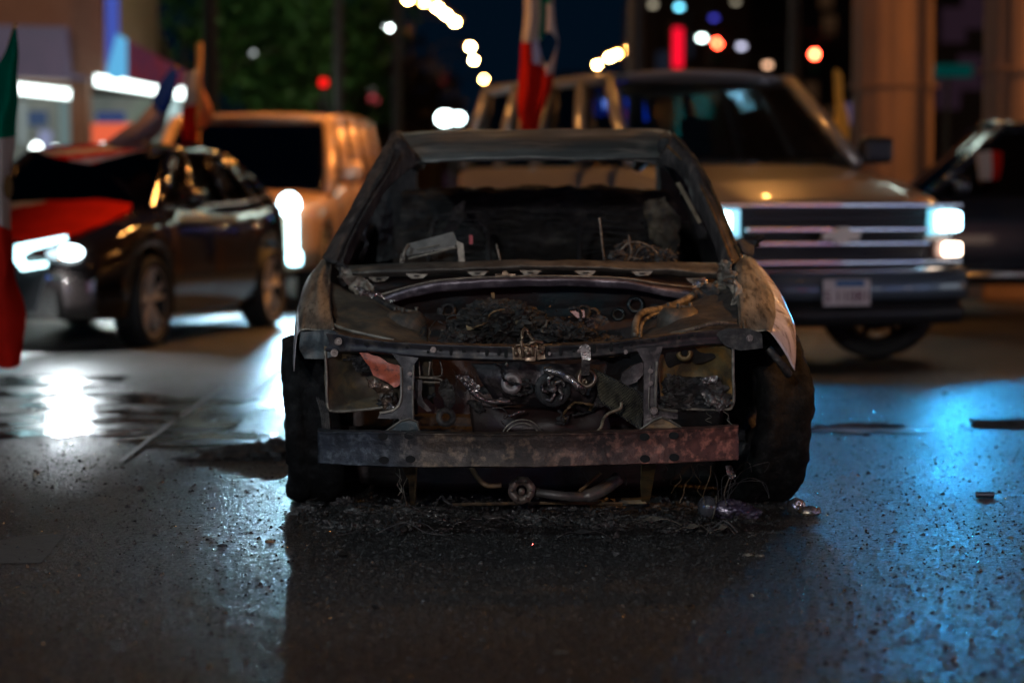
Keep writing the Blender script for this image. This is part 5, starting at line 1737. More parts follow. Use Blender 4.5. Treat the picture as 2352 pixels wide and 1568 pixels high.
# lower running gear
bm = bmesh.new()
lathe(bm, [(.046, .0), (.048, -.02), (.04, -.03), (.02, -.028), (.018, .0)], W(1198, 1125, 8.3), (0, -1, .15), 28, .1)
for k in range(6):
    a = k * 1.05
    cyl(bm, W(1198, 1125, 8.275) + Vector((math.cos(a) * .034, 0, math.sin(a) * .034)), (0, -1, 0), .006, .012, 8)
cyl(bm, W(1198, 1128, 8.265), (0, -1, 0), .012, .02, 12)
P("compressor_clutch", bm, burnt("clutch_rust", (.06, .045, .035), (.15, .11, .085), (.2, .13, .09), 40, .6, .4, .5, 80, .003), smooth=True)
bm = bmesh.new()
tube(bm, smoothpath([W(1082, 1072, 8.3), W(1100, 1100, 8.3), W(1120, 1115, 8.3), W(1152, 1114, 8.3)], 5), .009, 8)
P("bent_pipe", bm, RUST, smooth=True)
bm = bmesh.new()
tube(bm, smoothpath([W(1228, 1130, 8.35), W(1290, 1138, 8.35), W(1340, 1140, 8.38), W(1380, 1126, 8.4), W(1420, 1098, 8.45)], 6), [.016] * 8 + [.018] * 5 + [.024] * 12, 10)
P("exhaust_pipe", bm, burnt("exhaust_ash", (.04, .037, .035), (.11, .1, .09), (.17, .15, .12), 12, .6, .4, .4, 60, .003), smooth=True)
bm = bmesh.new()
tube(bm, [W(1040, 1158, 8.5), W(1230, 1154, 8.5), W(1430, 1156, 8.5)], .006, 6)
tube(bm, [W(1330, 1128, 8.4), W(1380, 1085, 8.4)], .006, 6)
P("cross_bar", bm, RUST)
bm = bmesh.new()
box(bm, (.08, 9.0, .25), (1.0, .3, .12), bev=.03)
tube(bm, [(-.7, 8.8, .25), (.85, 8.8, .25)], .03, 8)
box(bm, (.08, 10.6, .22), (1.5, 3.0, .1), bev=.03)
box(bm, (.08, 9.35, .27), (1.74, .06, .50))  # added dark panel that blocks light coming under the beam
crumple(bm, .01, 6, 1)
P("underbody", bm, CHAR2)
# hanging wires
rw = random.Random(11)
for m_, n_, reg in ((ASHB, 4, ((890, 1072), (950, 1080), 90, 8.1)), (RUST, 4, ((1560, 1065), (1690, 1075), 110, 8.2)), (CHAR, 4, ((905, 950), (950, 965), 45, 8.05)), (ASHB, 3, ((1620, 935), (1690, 950), 50, 8.15)), (RUST, 3, ((960, 740), (990, 760), 50, 8.3)), (CHAR, 5, ((1100, 1070), (1600, 1070), 50, 8.3)), (CHAR, 6, ((1030, 845), (1100, 860), 80, 8.25))):
    bm = bmesh.new()
    for _ in range(n_):
        u, v = rw.uniform(reg[0][0], reg[1][0]), rw.uniform(reg[0][1], reg[1][1])
        y = reg[3] + rw.uniform(-.04, .06)
        ln = reg[2] * rw.uniform(.4, 1)
        pts = [W(u, v, y)]
        du = rw.uniform(-12, 12)
        for k in range(1, 5):
            pts.append(W(u + du * k / 2 + rw.uniform(-9, 9), v + ln * k / 4, y + rw.uniform(-.03, .03)))
        tube(bm, smoothpath(pts, 4), rw.uniform(.0008, .0016), 4)
    P("loose_wires", bm, m_)

# tangle of burnt hoses, looms and brackets in the bay
rt = random.Random(77)
for k in range(34):
    low = k % 2
    u, v, y = (rt.uniform(965, 1465), rt.uniform(838, 978), rt.uniform(8.14, 8.32)) if low else (rt.uniform(990, 1420), rt.uniform(715, 785), rt.uniform(8.35, 8.7))
    pts = [W(u, v, y)]
    a_ = rt.uniform(0, 6.3)
    for j in range(rt.randint(3, 6)):
        a_ += rt.uniform(-1.1, 1.1)
        st_ = rt.uniform(12, 26)
        u += math.cos(a_) * st_
        v += math.sin(a_) * st_ * .7
        u, v = min(max(u, 955), 1470), min(max(v, 700), 985)
        pts.append(W(u, v, y + rt.uniform(-.03, .03)))
    r0 = rt.choice((.0022, .003, .0045, .007))
    bm = bmesh.new()
    sp_ = smoothpath(pts, 5)
    tube(bm, sp_, [r0 * (1 + .35 * math.sin(q * 1.7 + k)) for q in range(len(sp_))], 6)
    crumple(bm, .003, 60, 0, k)
    P("burnt_hose", bm, rt.choice((CHAR, CHAR, CHAR2, ASHB, RUST, FOIL)), WK if low else ENG, smooth=True)
for k in range(22):
    u, v, y = (rt.uniform(975, 1455), rt.uniform(845, 975), rt.uniform(8.2, 8.34)) if k % 2 else (rt.uniform(1000, 1400), rt.uniform(725, 785), rt.uniform(8.4, 8.6))
    n_ = rt.randint(4, 7)
    a0 = rt.uniform(0, 6)
    pts = [(u + math.cos(a0 + 6.283 * j / n_) * rt.uniform(8, 24), v + math.sin(a0 + 6.283 * j / n_) * rt.uniform(6, 18)) for j in range(n_)]
    foil("scorched_fragment", pts, .014, 30, rt.choice((CHAR, CHAR2, PURP, RUST, ASHB, CHAR)), WK if k % 2 else ENG, y, 3, k)
# --- front wings
wing = mat("scorched_wing", (.13, .12, .10), .38, .5, col2=(.46, .40, .31), scale=4.0, lo=.38, hi=.66, col3=(.04, .034, .028), scale3=12, bump=.35, bscale=26, bdist=.004, stretch=(5, .8, 2))
rws = [[(760, 598, 9.38), (750, 592, 9.38), (738, 598, 9.38), (726, 640, 9.38), (720, 720, 9.38)], [(757, 640, 9.0), (733, 628, 9.0), (705, 642, 9.0), (693, 690, 9.0), (688, 800, 9.0)],
       [(756, 680, 8.7), (722, 668, 8.7), (690, 686, 8.7), (680, 735, 8.7), (676, 800, 8.7)], [(760, 720, 8.42), (724, 712, 8.42), (690, 718, 8.42), (678, 765, 8.42), (673, 835, 8.42)],
       [(765, 757, 8.2), (730, 756, 8.2), (694, 756, 8.2), (680, 775, 8.22), (673, 852, 8.26)]]
P("front_wing", patch(rws, 7, 7, .004, 7, mi=lambda i, j: 1 if i >= 2.2 else 0), [wing, PALE], smooth=True, solid=.003)
rws = [[(1688, 592, 9.38), (1708, 584, 9.38), (1728, 592, 9.38), (1744, 612, 9.38), (1750, 660, 9.38)], [(1692, 630, 9.0), (1720, 618, 9.0), (1752, 632, 9.0), (1786, 662, 9.0), (1796, 730, 9.0)],
       [(1696, 675, 8.7), (1738, 662, 8.7), (1771, 674, 8.7), (1812, 715, 8.7), (1822, 790, 8.7)], [(1699, 716, 8.45), (1742, 712, 8.45), (1776, 720, 8.45), (1821, 742, 8.45), (1829, 800, 8.45)],
       [(1701, 757, 8.25), (1740, 760, 8.25), (1768, 760, 8.25), (1798, 800, 8.28), (1827, 850, 8.32)]]
P("front_wing", patch(rws, 7, 7, .004, 7, mi=lambda i, j: 1 if i >= 2.05 else 0), [wing, PALE], smooth=True, solid=.003)
bm = bmesh.new()
tube(bm, smoothpath([W(1688, 596, 9.36), W(1693, 640, 9.0), W(1697, 690, 8.68), W(1700, 740, 8.35), W(1701, 757, 8.22)], 5), .006, 6)
tube(bm, smoothpath([W(1697, 600, 9.35), W(1702, 640, 8.98), W(1708, 690, 8.66), W(1710, 757, 8.22)], 5), .004, 6)
P("wing_edge", bm, ASHB, smooth=True)
bm = bmesh.new()
tube(bm, smoothpath([W(760, 602, 9.36), W(757, 640, 9.0), W(756, 690, 8.68), W(762, 735, 8.35), W(766, 757, 8.2)], 5), .005, 6)
P("wing_edge", bm, ASHB, smooth=True)
foil("torn_lining", ((1690, 640), (1700, 660), (1700, 745), (1690, 750), (1680, 720), (1684, 680)), .012, 25, ASHB, WK, 8.7, 3, 7)
# inner wheel housings, dark
for sx, pts in ((1, ((1690, 790), (1752, 790), (1800, 800), (1826, 860), (1826, 1000), (1690, 1000))), (-1, ((752, 815), (700, 815), (676, 860), (676, 1000), (752, 1000)))):
    bm = bmesh.new()
    pslab(bm, pts, 9.25, .05)
    P("wheel_housing", bm, CHAR2)
bm = bmesh.new()
tube(bm, smoothpath([W(1764, 800, 8.3), W(1790, 830, 8.3), W(1812, 860, 8.35)], 6), .014, 8)
P("wing_brace", bm, CHAR, smooth=True)

# --- wheels: burnt tyres
tyre = burnt("burnt_tyre", (.003, .003, .003), (.006, .006, .006), (.014, .014, .014), 12, .85, 0, .9, 30, .012)
tyre.node_tree.nodes["Principled BSDF"].inputs["Specular IOR Level"].default_value = .15
def btyre(c, r, w, yaw, camber, sd, name="wheel"):
    A = Matrix.Rotation(rad(yaw), 3, 'Z') @ Matrix.Rotation(rad(camber), 3, 'Y') @ Vector((1, 0, 0))
    bm = bmesh.new()
    q = w / 2
    prof = [(r * .62, -q * .7), (r * .8, -q * 1.05), (r * .95, -q), (r, -q * .7), (r * 1.01, -q * .35), (r * .985, -q * .3), (r * 1.015, 0), (r * .985, q * .3), (r * 1.01, q * .4), (r, q * .7), (r * .95, q), (r * .8, q * 1.05), (r * .62, q * .7)]
    lathe(bm, prof, c, A, 90)
    for v in bm.verts:
        v.co += nvec(v.co + Vector((sd, 0, 0)), 6) * .018 + nvec(v.co, 22) * .010 + nvec(v.co, 60) * .005
        if v.co.z < .004:
            v.co.z = .004 + v.co.z * .02
    o = P(name, bm, tyre, smooth=True)
    bm = bmesh.new()
    lathe(bm, [(r * .6, -q * .6), (r * .6, q * .6), (r * .5, q * .5), (r * .14, q * .35), (r * .14, -q * .2), (r * .5, -q * .4)], c, A, 32)
    P("rim", bm, CHAR, o, smooth=True)
    return o
btyre(Vector((-.735, 8.86, .305)), .315, .185, 5, -2, 0)
btyre(Vector((.905, 8.86, .31)), .33, .20, 14, 4, 3)
btyre(Vector((-.72, 11.6, .28)), .29, .19, 0, 0, 5)
btyre(Vector((.88, 11.6, .28)), .29, .19, 0, 0, 8)
# loose belts of the burnt tyres
bm = bmesh.new()
for k in range(5):
    tube(bm, smoothpath([W(725 + k * 5, 905 + k * 3, 8.58), W(738 + k * 4, 950, 8.54), W(742 + k * 4, 1000, 8.53)], 5), .0035, 5)
P("tyre_belt", bm, CHAR)

# --- pillars, roof
pil = burnt("pillar_soot", (.022, .020, .020), (.065, .058, .055), (.12, .10, .09), 7, .62, .25, .6, 50, .005, 16, (1.5, 1.5, .5))
rws = [[(902, 303, 9.98), (925, 318, 9.9), (945, 340, 9.88), (968, 376, 9.92)], [(866, 365, 9.8), (885, 374, 9.72), (900, 388, 9.72), (922, 402, 9.8)],
       [(820, 448, 9.6), (838, 454, 9.52), (852, 462, 9.52), (868, 470, 9.6)], [(777, 526, 9.44), (796, 533, 9.36), (810, 540, 9.36), (828, 548, 9.45)], [(740, 592, 9.32), (762, 602, 9.22), (778, 606, 9.22), (800, 610, 9.3)]]
P("windscreen_pillar", patch(rws, 6, 7, .006, 9, amp2=.002, freq2=45), pil, smooth=True, solid=.01)
rws = [[(1500, 374, 9.92), (1526, 342, 9.88), (1540, 318, 9.9), (1550, 303, 9.98)], [(1560, 400, 9.8), (1574, 386, 9.72), (1590, 372, 9.72), (1604, 366, 9.8)],
       [(1600, 480, 9.6), (1616, 470, 9.52), (1632, 460, 9.52), (1648, 452, 9.6)], [(1634, 550, 9.45), (1652, 542, 9.36), (1666, 534, 9.36), (1680, 528, 9.44)], [(1650, 610, 9.3), (1670, 606, 9.22), (1688, 602, 9.22), (1706, 592, 9.32)]]
P("windscreen_pillar", patch(rws, 6, 7, .006, 9, amp2=.002, freq2=45, seed=2), pil, smooth=True, solid=.01)
bm = bmesh.new()
for off, r in ((0, .007), (16, .005)):
    tube(bm, smoothpath([W(905 + off, 330 + off, 9.87), W(893 + off * .8, 380, 9.7), W(842 + off * .8, 460, 9.5), W(800 + off * .6, 540, 9.34), W(770 + off, 604, 9.2)], 6), r, 6)
P("pillar_seam", bm, CHAR, smooth=True)
bm = bmesh.new()
tube(bm, smoothpath([W(1548, 310, 9.9), W(1602, 372, 9.75), W(1646, 455, 9.56), W(1678, 532, 9.4), W(1704, 592, 9.28)], 6), .006, 6)
tube(bm, smoothpath([W(1532, 335, 9.87), W(1586, 390, 9.7), W(1628, 466, 9.5), W(1660, 545, 9.34), W(1680, 600, 9.2)], 6), .006, 6)
P("pillar_seam", bm, burnt("pillar_rust", (.07, .045, .03), (.17, .10, .05), (.3, .15, .05), 12, .5, .5, .3, 60, .003), smooth=True)
bm = bmesh.new()
slab(bm, [W(1552, 420, 9.85), W(1562, 418, 9.85), W(1612, 510, 9.65), W(1604, 514, 9.65)], .01)
P("seal_strip", bm, burnt("seal_tan", (.16, .12, .08), (.25, .2, .13), (.08, .05, .03), 14, .7), smooth=False)
roofm = burnt("roof_ash", (.06, .064, .06), (.17, .18, .165), (.24, .22, .19), 4, .55, .35, .4, 50, .004, 9, (.35, 1, 3))
rws = [[(940, 382, 9.94), (1000, 369, 9.9), (1180, 361, 9.88), (1400, 363, 9.88), (1500, 373, 9.9), (1560, 392, 9.94)], [(930, 358, 9.98), (1000, 350, 9.95), (1180, 344, 9.93), (1400, 345, 9.93), (1492, 352, 9.95), (1552, 366, 9.98)],
       [(914, 324, 10.15), (1000, 318, 10.12), (1180, 313, 10.12), (1400, 312, 10.12), (1490, 314, 10.12), (1543, 326, 10.15)], [(906, 306, 10.42), (1000, 301, 10.4), (1180, 298, 10.4), (1400, 296, 10.4), (1490, 296, 10.4), (1538, 303, 10.42)],
       [(925, 318, 11.2), (1005, 314, 11.2), (1180, 311, 11.2), (1400, 310, 11.2), (1480, 311, 11.2), (1512, 315, 11.2)], [(948, 366, 11.8), (1010, 360, 11.8), (1180, 358, 11.8), (1400, 358, 11.8), (1480, 360, 11.8), (1516, 366, 11.8)]]
P("roof", patch(rws, 9, 6, .008, 6, amp2=.0015, freq2=40), roofm, smooth=True, solid=.012)
bm = bmesh.new()
tube(bm, [(W(955 + k * 12, 374 - k * .15 - (3 if k > 4 else 0), 9.885)) for k in range(49)], .004, 5)
P("header_lip", bm, CHAR)
# body sides, doors, boot: what is left of the shell
for s, nm in ((-1, "l"), (1, "r")):
    x0 = .08 + s * .87
    rws = [[(x0 - s * .10, 9.35, .93), (x0 - s * .08, 10.2, .95), (x0 - s * .08, 11.2, .98), (x0 - s * .12, 12.2, .98), (x0 - s * .18, 12.7, .95)], [(x0, 9.35, .72), (x0 + s * .01, 10.2, .74), (x0 + s * .02, 11.2, .76), (x0, 12.2, .76), (x0 - s * .1, 12.75, .74)],
           [(x0, 9.35, .45), (x0 + s * .01, 10.2, .45), (x0 + s * .01, 11.2, .52), (x0, 12.1, .5), (x0 - s * .1, 12.75, .45)], [(x0 - s * .06, 9.2, .02), (x0 - s * .05, 10.2, .03), (x0 - s * .05, 11.1, .05), (x0 - s * .07, 12.2, .25), (x0 - s * .15, 12.7, .3)]]  # lower edge dropped to shut out light under the shell
    P("door", patch(rws, 8, 6, .008, 5, px=False), pil, smooth=True, solid=.03)
    # door frame inner wall and middle pillar
    bm = bmesh.new()
    tube(bm, smoothpath([(x0 - s * .1, 10.6, .93), (x0 - s * .19, 10.62, 1.18), (x0 - s * .31, 10.65, 1.37)], 5), .045, 8)
    tube(bm, smoothpath([(x0 - s * .32, 9.95, 1.32), (x0 - s * .29, 10.6, 1.37), (x0 - s * .30, 11.4, 1.35), (x0 - s * .33, 11.9, 1.27)], 5), .035, 8)
    crumple(bm, .008, 14)
    P("middle_pillar", bm, CHAR, smooth=True)
pts = ((938, 342), (957, 366), (956, 436), (962, 470), (962, 640), (800, 640), (852, 452), (902, 392))
bm = bmesh.new()
slab(bm, [W(u, v, 11.9) for u, v in pts], .25)
crumple(bm, .012, 6, 3)
P("rear_quarter", bm, CHAR2)
pts = ((1526, 342), (1514, 366), (1514, 436), (1510, 470), (1510, 640), (1660, 640), (1608, 452), (1558, 392))
bm = bmesh.new()
slab(bm, [W(u, v, 11.9) for u, v in pts], .25)
crumple(bm, .012, 6, 3)
P("rear_quarter", bm, CHAR2)
rws = [[(-.62, 12.0, 1.04), (-.2, 12.0, 1.06), (.3, 12.0, 1.06), (.76, 12.0, 1.04)], [(-.66, 12.8, .98), (-.2, 12.85, 1.0), (.3, 12.85, 1.0), (.8, 12.8, .98)], [(-.7, 12.95, .6), (-.2, 13.0, .6), (.3, 13.0, .6), (.84, 12.95, .6)], [(-.68, 12.9, .3), (-.2, 12.95, .3), (.3, 12.95, .3), (.82, 12.9, .3)]]
P("boot_lid", patch(rws, 8, 6, .01, 5, px=False), roofm, smooth=True, solid=.02)
# rear bench and shelf
seatm = burnt("burnt_seat", (.009, .008, .008), (.028, .026, .025), (.06, .055, .045), 9, .8, .1, .9, 35, .012, 22, (.6, 1, 2))
rws = [[(930, 438, 11.75), (1020, 436, 11.75), (1140, 432, 11.75), (1240, 430, 11.75), (1400, 430, 11.75), (1540, 436, 11.75)], [(925, 444, 11.5), (1020, 446, 11.5), (1130, 438, 11.48), (1240, 433, 11.48), (1400, 434, 11.5), (1545, 444, 11.5)],
       [(920, 470, 11.36), (1020, 474, 11.35), (1130, 468, 11.35), (1240, 462, 11.35), (1400, 462, 11.35), (1550, 472, 11.36)], [(915, 520, 11.25), (1020, 520, 11.22), (1130, 520, 11.22), (1240, 520, 11.22), (1400, 520, 11.22), (1556, 520, 11.25)],
       [(900, 575, 11.1), (1020, 575, 11.05), (1130, 575, 11.05), (1240, 575, 11.05), (1400, 575, 11.05), (1565, 575, 11.1)], [(890, 640, 10.7), (1020, 640, 10.6), (1130, 640, 10.6), (1240, 640, 10.6), (1400, 640, 10.6), (1575, 640, 10.7)]]
RB = P("rear_seat", patch(rws, 9, 8, .025, 9, amp2=.008, freq2=28), seatm, smooth=False, solid=.01)
bm = bmesh.new()
rs = random.Random(5)
for k in range(9):
    v0 = 446 + k * 13
    pts = []
    for j in range(40):
        u = 960 + j * 14.2
        pts.append(W(u, v0 + 4 * math.sin(j * .9 + k) + rs.uniform(-2, 2) + 6 * math.sin(j * .2 + k), 11.28 - k * .015))
    tube(bm, pts, .0028, 4)
P("seat_spring", bm, CHAR, RB)
# front seat frames
for (ua, ub_, sd) in ((985, 1125, 1), (1330, 1500, 2)):
    bm = bmesh.new()
    tube(bm, smoothpath([W(ua, 640, 10.5), W(ua + 4, 540, 10.6), W(ua + 16, 500, 10.66), W(ua + 50, 480 + 14 * sd, 10.6)], 6), .012, 7)
    tube(bm, smoothpath([W(ub_, 640, 10.5), W(ub_ - 6, 540, 10.6), W(ub_ - 30, 505, 10.62)], 6), .012, 7)
    for k in range(9):
        v0 = 490 + k * 15
        tube(bm, smoothpath([W(ua + 5, v0, 10.58), W(ua + 45, v0 + rs.uniform(-7, 7), 10.55), W(ub_ - 45, v0 + rs.uniform(-7, 7), 10.55), W(ub_ - 5, v0, 10.58)], 5), .003, 5)
    crumple(bm, .012, 7, 0, sd)
    P("seat_frame", bm, CHAR2, smooth=True)
# hanging burnt lining inside left opening, blotch on the right
for pts, y, m, sd in ((((846, 440), (858, 446), (852, 520), (842, 600), (832, 600), (838, 500)), 9.75, PURP, 1), (((1040, 475), (1062, 470), (1052, 520), (1030, 560), (1024, 545)), 10.9, CHAR, 2), (((870, 430), (900, 440), (905, 600), (872, 604)), 10.3, CHAR2, 3),
                     (((1480, 470), (1530, 460), (1560, 500), (1556, 560), (1520, 590), (1490, 540)), 10.5, burnt("lining_tan", (.03, .025, .018), (.10, .085, .05), (.02, .02, .02), 9, .8), 4)):
    foil("hanging_lining", pts, .03, 12, m, WK, y, 4, sd)
# passenger module on the dash, pivot arms, steering remains
bm = bmesh.new()
slab(bm, [W(930, 562, 9.32), W(1042, 532, 9.32), W(1050, 560, 9.3), (W(1046, 566, 9.3)), W(934, 590, 9.3)], .10)
bmesh.ops.bevel(bm, geom=bm.edges[:], offset=.005, segments=2, affect='EDGES')
MOD = P("airbag_box", bm, mat("bare_grey_metal", (.20, .18, .16), .42, .7, col2=(.11, .10, .09), scale=18, bump=.25, bscale=60, bdist=.002))
bm = bmesh.new()
tube(bm, smoothpath([W(925, 600, 9.26), W(930, 575, 9.28), W(940, 562, 9.3)], 4), .006, 6)
tube(bm, [W(938, 594, 9.28), W(1000, 580, 9.27), W(1048, 568, 9.27)], .005, 6)
slab(bm, [W(1048, 552, 9.3), W(1064, 560, 9.3), W(1068, 602, 9.3), W(1054, 602, 9.3)], .02)
tube(bm, [W(955, 573, 9.26), W(1010, 562, 9.26)], .003, 5)
slab(bm, [W(920, 582, 9.32), W(930, 580, 9.32), W(930, 604, 9.32), W(918, 604, 9.32)], .02)
P("airbag_bracket", bm, ASHB, MOD)
bm = bmesh.new()
slab(bm, [W(1078, 540, 9.5), W(1086, 540, 9.5), W(1086, 560, 9.5), W(1078, 562, 9.5)], .01)
P("red_scrap", bm, mat("red_scrap", (.35, .02, .03), .5), MOD)
bm = bmesh.new()
for k, (u, v, y, s) in enumerate(((1440, 575, 9.5, .045), (1470, 590, 9.45, .05), (1500, 585, 9.5, .04), (1420, 590, 9.4, .035), (1530, 595, 9.4, .04))):
    blob(bm, W(u, v, y), (s, s, s * .8), 4, .9, 8, k)
DB = P("dashboard_remains", bm, CHAR)
pieces("steering_remains", (((1400, 604), (1430, 570), (1448, 556), (1480, 560), (1508, 580), (1520, 604)), ((1442, 548), (1450, 580), (1440, 600)), ((1376, 500), (1380, 530), (1384, 570), (1388, 598)), ((1444, 540), (1446, 556)), ((1140, 560), (1150, 604)), ((1410, 598), (1440, 590), (1475, 596)), ((1455, 600), (1470, 570), (1500, 566))), .0045, ASHB, DB, y=9.4)
rr_ = random.Random(8)
bm = bmesh.new()
def p_d():
    return W(rr_.uniform(1390, 1560), rr_.gauss(588, 9), 9.38 + rr_.uniform(-.03, .1)), 1
chips(bm, 160, p_d, lambda: rr_.uniform(.003, .009), .5, 1.2, rr_)
P("dash_debris", bm, CHAR, DB)
# melted mirror on the right
bm = bmesh.new()
pslab(bm, ((1692, 556), (1706, 548), (1728, 544), (1742, 536), (1750, 546), (1738, 556), (1744, 562), (1726, 566), (1730, 580), (1716, 590), (1702, 580)), 9.3, .05)
crumple(bm, .022, 22, 4, 2)
P("side_mirror", bm, CHAR2)

# ---------------------------------------------------------------- debris on the road
DEB = burnt("debris_soot", (.008, .008, .008), (.03, .028, .026), (.10, .09, .08), 30, .6, .2, .8, 60, .006, 60)
DEB2 = burnt("debris_ash", (.08, .075, .07), (.22, .20, .18), (.03, .03, .03), 30, .5, .4, .5, 80, .003)
rd = random.Random(21)
bm = bmesh.new()
for k in range(120):
    u = rd.uniform(690, 1740)
    c = G(u, rd.uniform(1158, 1222))
    blob(bm, (c.x, c.y, .0), (rd.uniform(.015, .055), rd.uniform(.015, .06), rd.uniform(.008, .032)), 3, 1.3, 12, k)
def p_pile():
    u = rd.uniform(680, 1760)
    v = 1198 + rd.gauss(0, 26) + (rd.expovariate(1 / 60) if rd.random() < .35 else 0)
    c = G(u + rd.gauss(0, 40), min(max(v, 1150), 1400))
    return c + Vector((0, 0, rd.uniform(0, .03) * (v < 1215))), 1
chips(bm, 6500, p_pile, lambda: rd.uniform(.0015, .007) * (3.0 if rd.random() < .04 else 1), .6, 1.2, rd)
tag(obj("charred_debris", bm, DEB), kind="stuff")
bm = bmesh.new()
def p_ash():
    u, v = rd.choice(((960, 1200, 60, 12), (1075, 1215, 40, 6), (1120, 1165, 60, 4), (900, 1190, 50, 9), (1370, 1208, 30, 4), (1230, 1208, 30, 5), (1450, 1215, 50, 6)))[:2], 0
    u, v0 = u
    c = G(rd.gauss(u, 42), rd.gauss(v0, 7))
    return c + Vector((0, 0, rd.uniform(.01, .035))), 1
chips(bm, 1500, p_ash, lambda: rd.uniform(.0015, .008), .4, 1.6, rd)
tag(obj("ash_flakes", bm, DEB2), kind="stuff")
bm = bmesh.new()
for k in range(11):
    u, v = rd.uniform(760, 1740), rd.uniform(1160, 1240)
    c = G(u, v)
    a = rd.uniform(0, 3.1)
    ln = rd.uniform(.03, .12)
    pts = [c + Vector((math.cos(a + rd.uniform(-.4, .4)) * ln * j, math.sin(a) * ln * j * .5, .012 + rd.uniform(0, .05) * (1 - abs(j)))) for j in (-1, -.4, .2, 1)]
    tube(bm, smoothpath(pts, 4), rd.uniform(.0015, .004), 5)
tag(obj("wire_scraps", bm, CHAR), kind="stuff")
# individual curled strips
for k, (u, v, ln, a, m) in enumerate(((1120, 1209, .11, .1, DEB2), (1230, 1205, .07, -.5, DEB2), (1500, 1212, .10, -.1, ASHB), (1590, 1228, .06, .3, ASHB), (1660, 1232, .05, .5, ASHB), (1340, 1240, .09, .1, CHAR), (1445, 1188, .08, .6, CHAR))):
    c = G(u, v)
    bm = bmesh.new()
    d = Vector((math.cos(a), math.sin(a), 0))
    rws = [[tuple(c + d * ln * s + Vector((0, w, .012 + .02 * (1 - s * s) + .006 * math.sin(s * 5 + w * 90)))) for w in (-.012, 0, .012)] for s in (-1, -.5, 0, .5, 1)]
    bm = patch(rws, 3, 4, .006, 20, px=False)
    tag(obj("metal_strip", bm, m, None, smooth=True, solid=.002), ["pale curled strip lying in the debris below the middle of the beam", "short bright strip in the debris right of the pale curled one", "long thin strip in the debris under the right end of the beam", "curved brown strip left of the fallen lamp", "small brown strip just before the fallen lamp", "dark bent strip in front of the debris heap", "dark curled strip under the right support leg"][k], "scrap", "strips of scrap in the debris")
# fallen lamp with glass bulb and wires
t = thing("fallen_lamp", "broken headlamp with round glass bulb and trailing wires by the right tyre", "headlamp", tuple(G(1650, 1190)))
bm = bmesh.new()
c = G(1625, 1195) + Vector((0, 0, .045))
blob(bm, c, (.036, .036, .042), 4, 0)
obj("glass_bulb", bm, mat("smoked_glass", (.05, .05, .055), .08, 0, coat=1, spec=.8), t, smooth=True)
bm = bmesh.new()
tube(bm, [c + Vector((.022, -.005, 0)) + Vector((.2, .3, .9)) * 0 + Vector((math.cos(a) * .008, math.sin(a) * .037, math.cos(a) * .04)) for a in [2 * math.pi * k / 24 for k in range(25)]], .003, 6)
obj("rim", bm, ASHB, t, smooth=True)
bm = bmesh.new()
blob(bm, c + Vector((.075, .01, -.008)), (.06, .04, .032), 4, .5, 6, 3)
blob(bm, c + Vector((.13, .01, -.02)), (.05, .035, .024), 4, .5, 6, 7)
obj("lamp_body", bm, burnt("violet_lamp", (.02, .016, .03), (.07, .055, .09), (.18, .16, .2), 18, .3, .4, .4, 60, .003), t, smooth=True)
bm = bmesh.new()
for k in range(7):
    a0 = c + Vector((.05 + rd.uniform(-.02, .04), 0, .02))
    e = a0 + Vector((rd.uniform(-.12, .16), rd.uniform(-.03, .06), rd.uniform(.03, .17)))
    tube(bm, smoothpath([a0, (a0 + e) / 2 + Vector((rd.uniform(-.03, .03), 0, rd.uniform(0, .04))), e, e + Vector((rd.uniform(-.03, .05), 0, -rd.uniform(.01, .06)))], 4), .0014, 4)
obj("loose_wires", bm, CHAR, t)
foil_t = thing("foil_scrap", "crumpled pale foil flap hanging in the wires above the fallen lamp", "scrap", tuple(W(1675, 1085, 8.3)))
bm = bmesh.new()
pslab(bm, ((1668, 1070), (1682, 1068), (1686, 1092), (1676, 1100), (1670, 1085)), 8.3, .004)
crumple(bm, .01, 40, 3)
obj("foil", bm, FOIL, foil_t)
bm = bmesh.new()
tube(bm, smoothpath([W(1676, 1095, 8.3), W(1664, 1130, 8.25), W(1668, 1160, 8.2)], 4), .002, 4)
obj("wire", bm, ASHB, foil_t)
# crushed can
t = thing("crushed_can", "crushed shiny metal can lying beside the right front tyre", "can", tuple(G(1845, 1178)))
bm = bmesh.new()
c = G(1828, 1178) + Vector((0, 0, .026))
lathe(bm, [(.026, -.02), (.028, -.012), (.028, .012), (.025, .02), (.004, .022), (.004, -.022)], c, (.5, -.8, .3), 28)
crumple(bm, .004, 40)
CAN = mat("can_metal", (.6, .56, .56), .18, .95, bump=.3, bscale=30)
obj("can_end", bm, CAN, t, smooth=True)
bm = bmesh.new()
c = G(1860, 1184) + Vector((0, 0, .016))
blob(bm, c, (.036, .022, .017), 4, .5, 5, 2)
obj("can_side", bm, mat("can_gold", (.5, .33, .16), .2, .9, col2=(.5, .46, .46), scale=30, bump=.4, bscale=40), t, smooth=True)
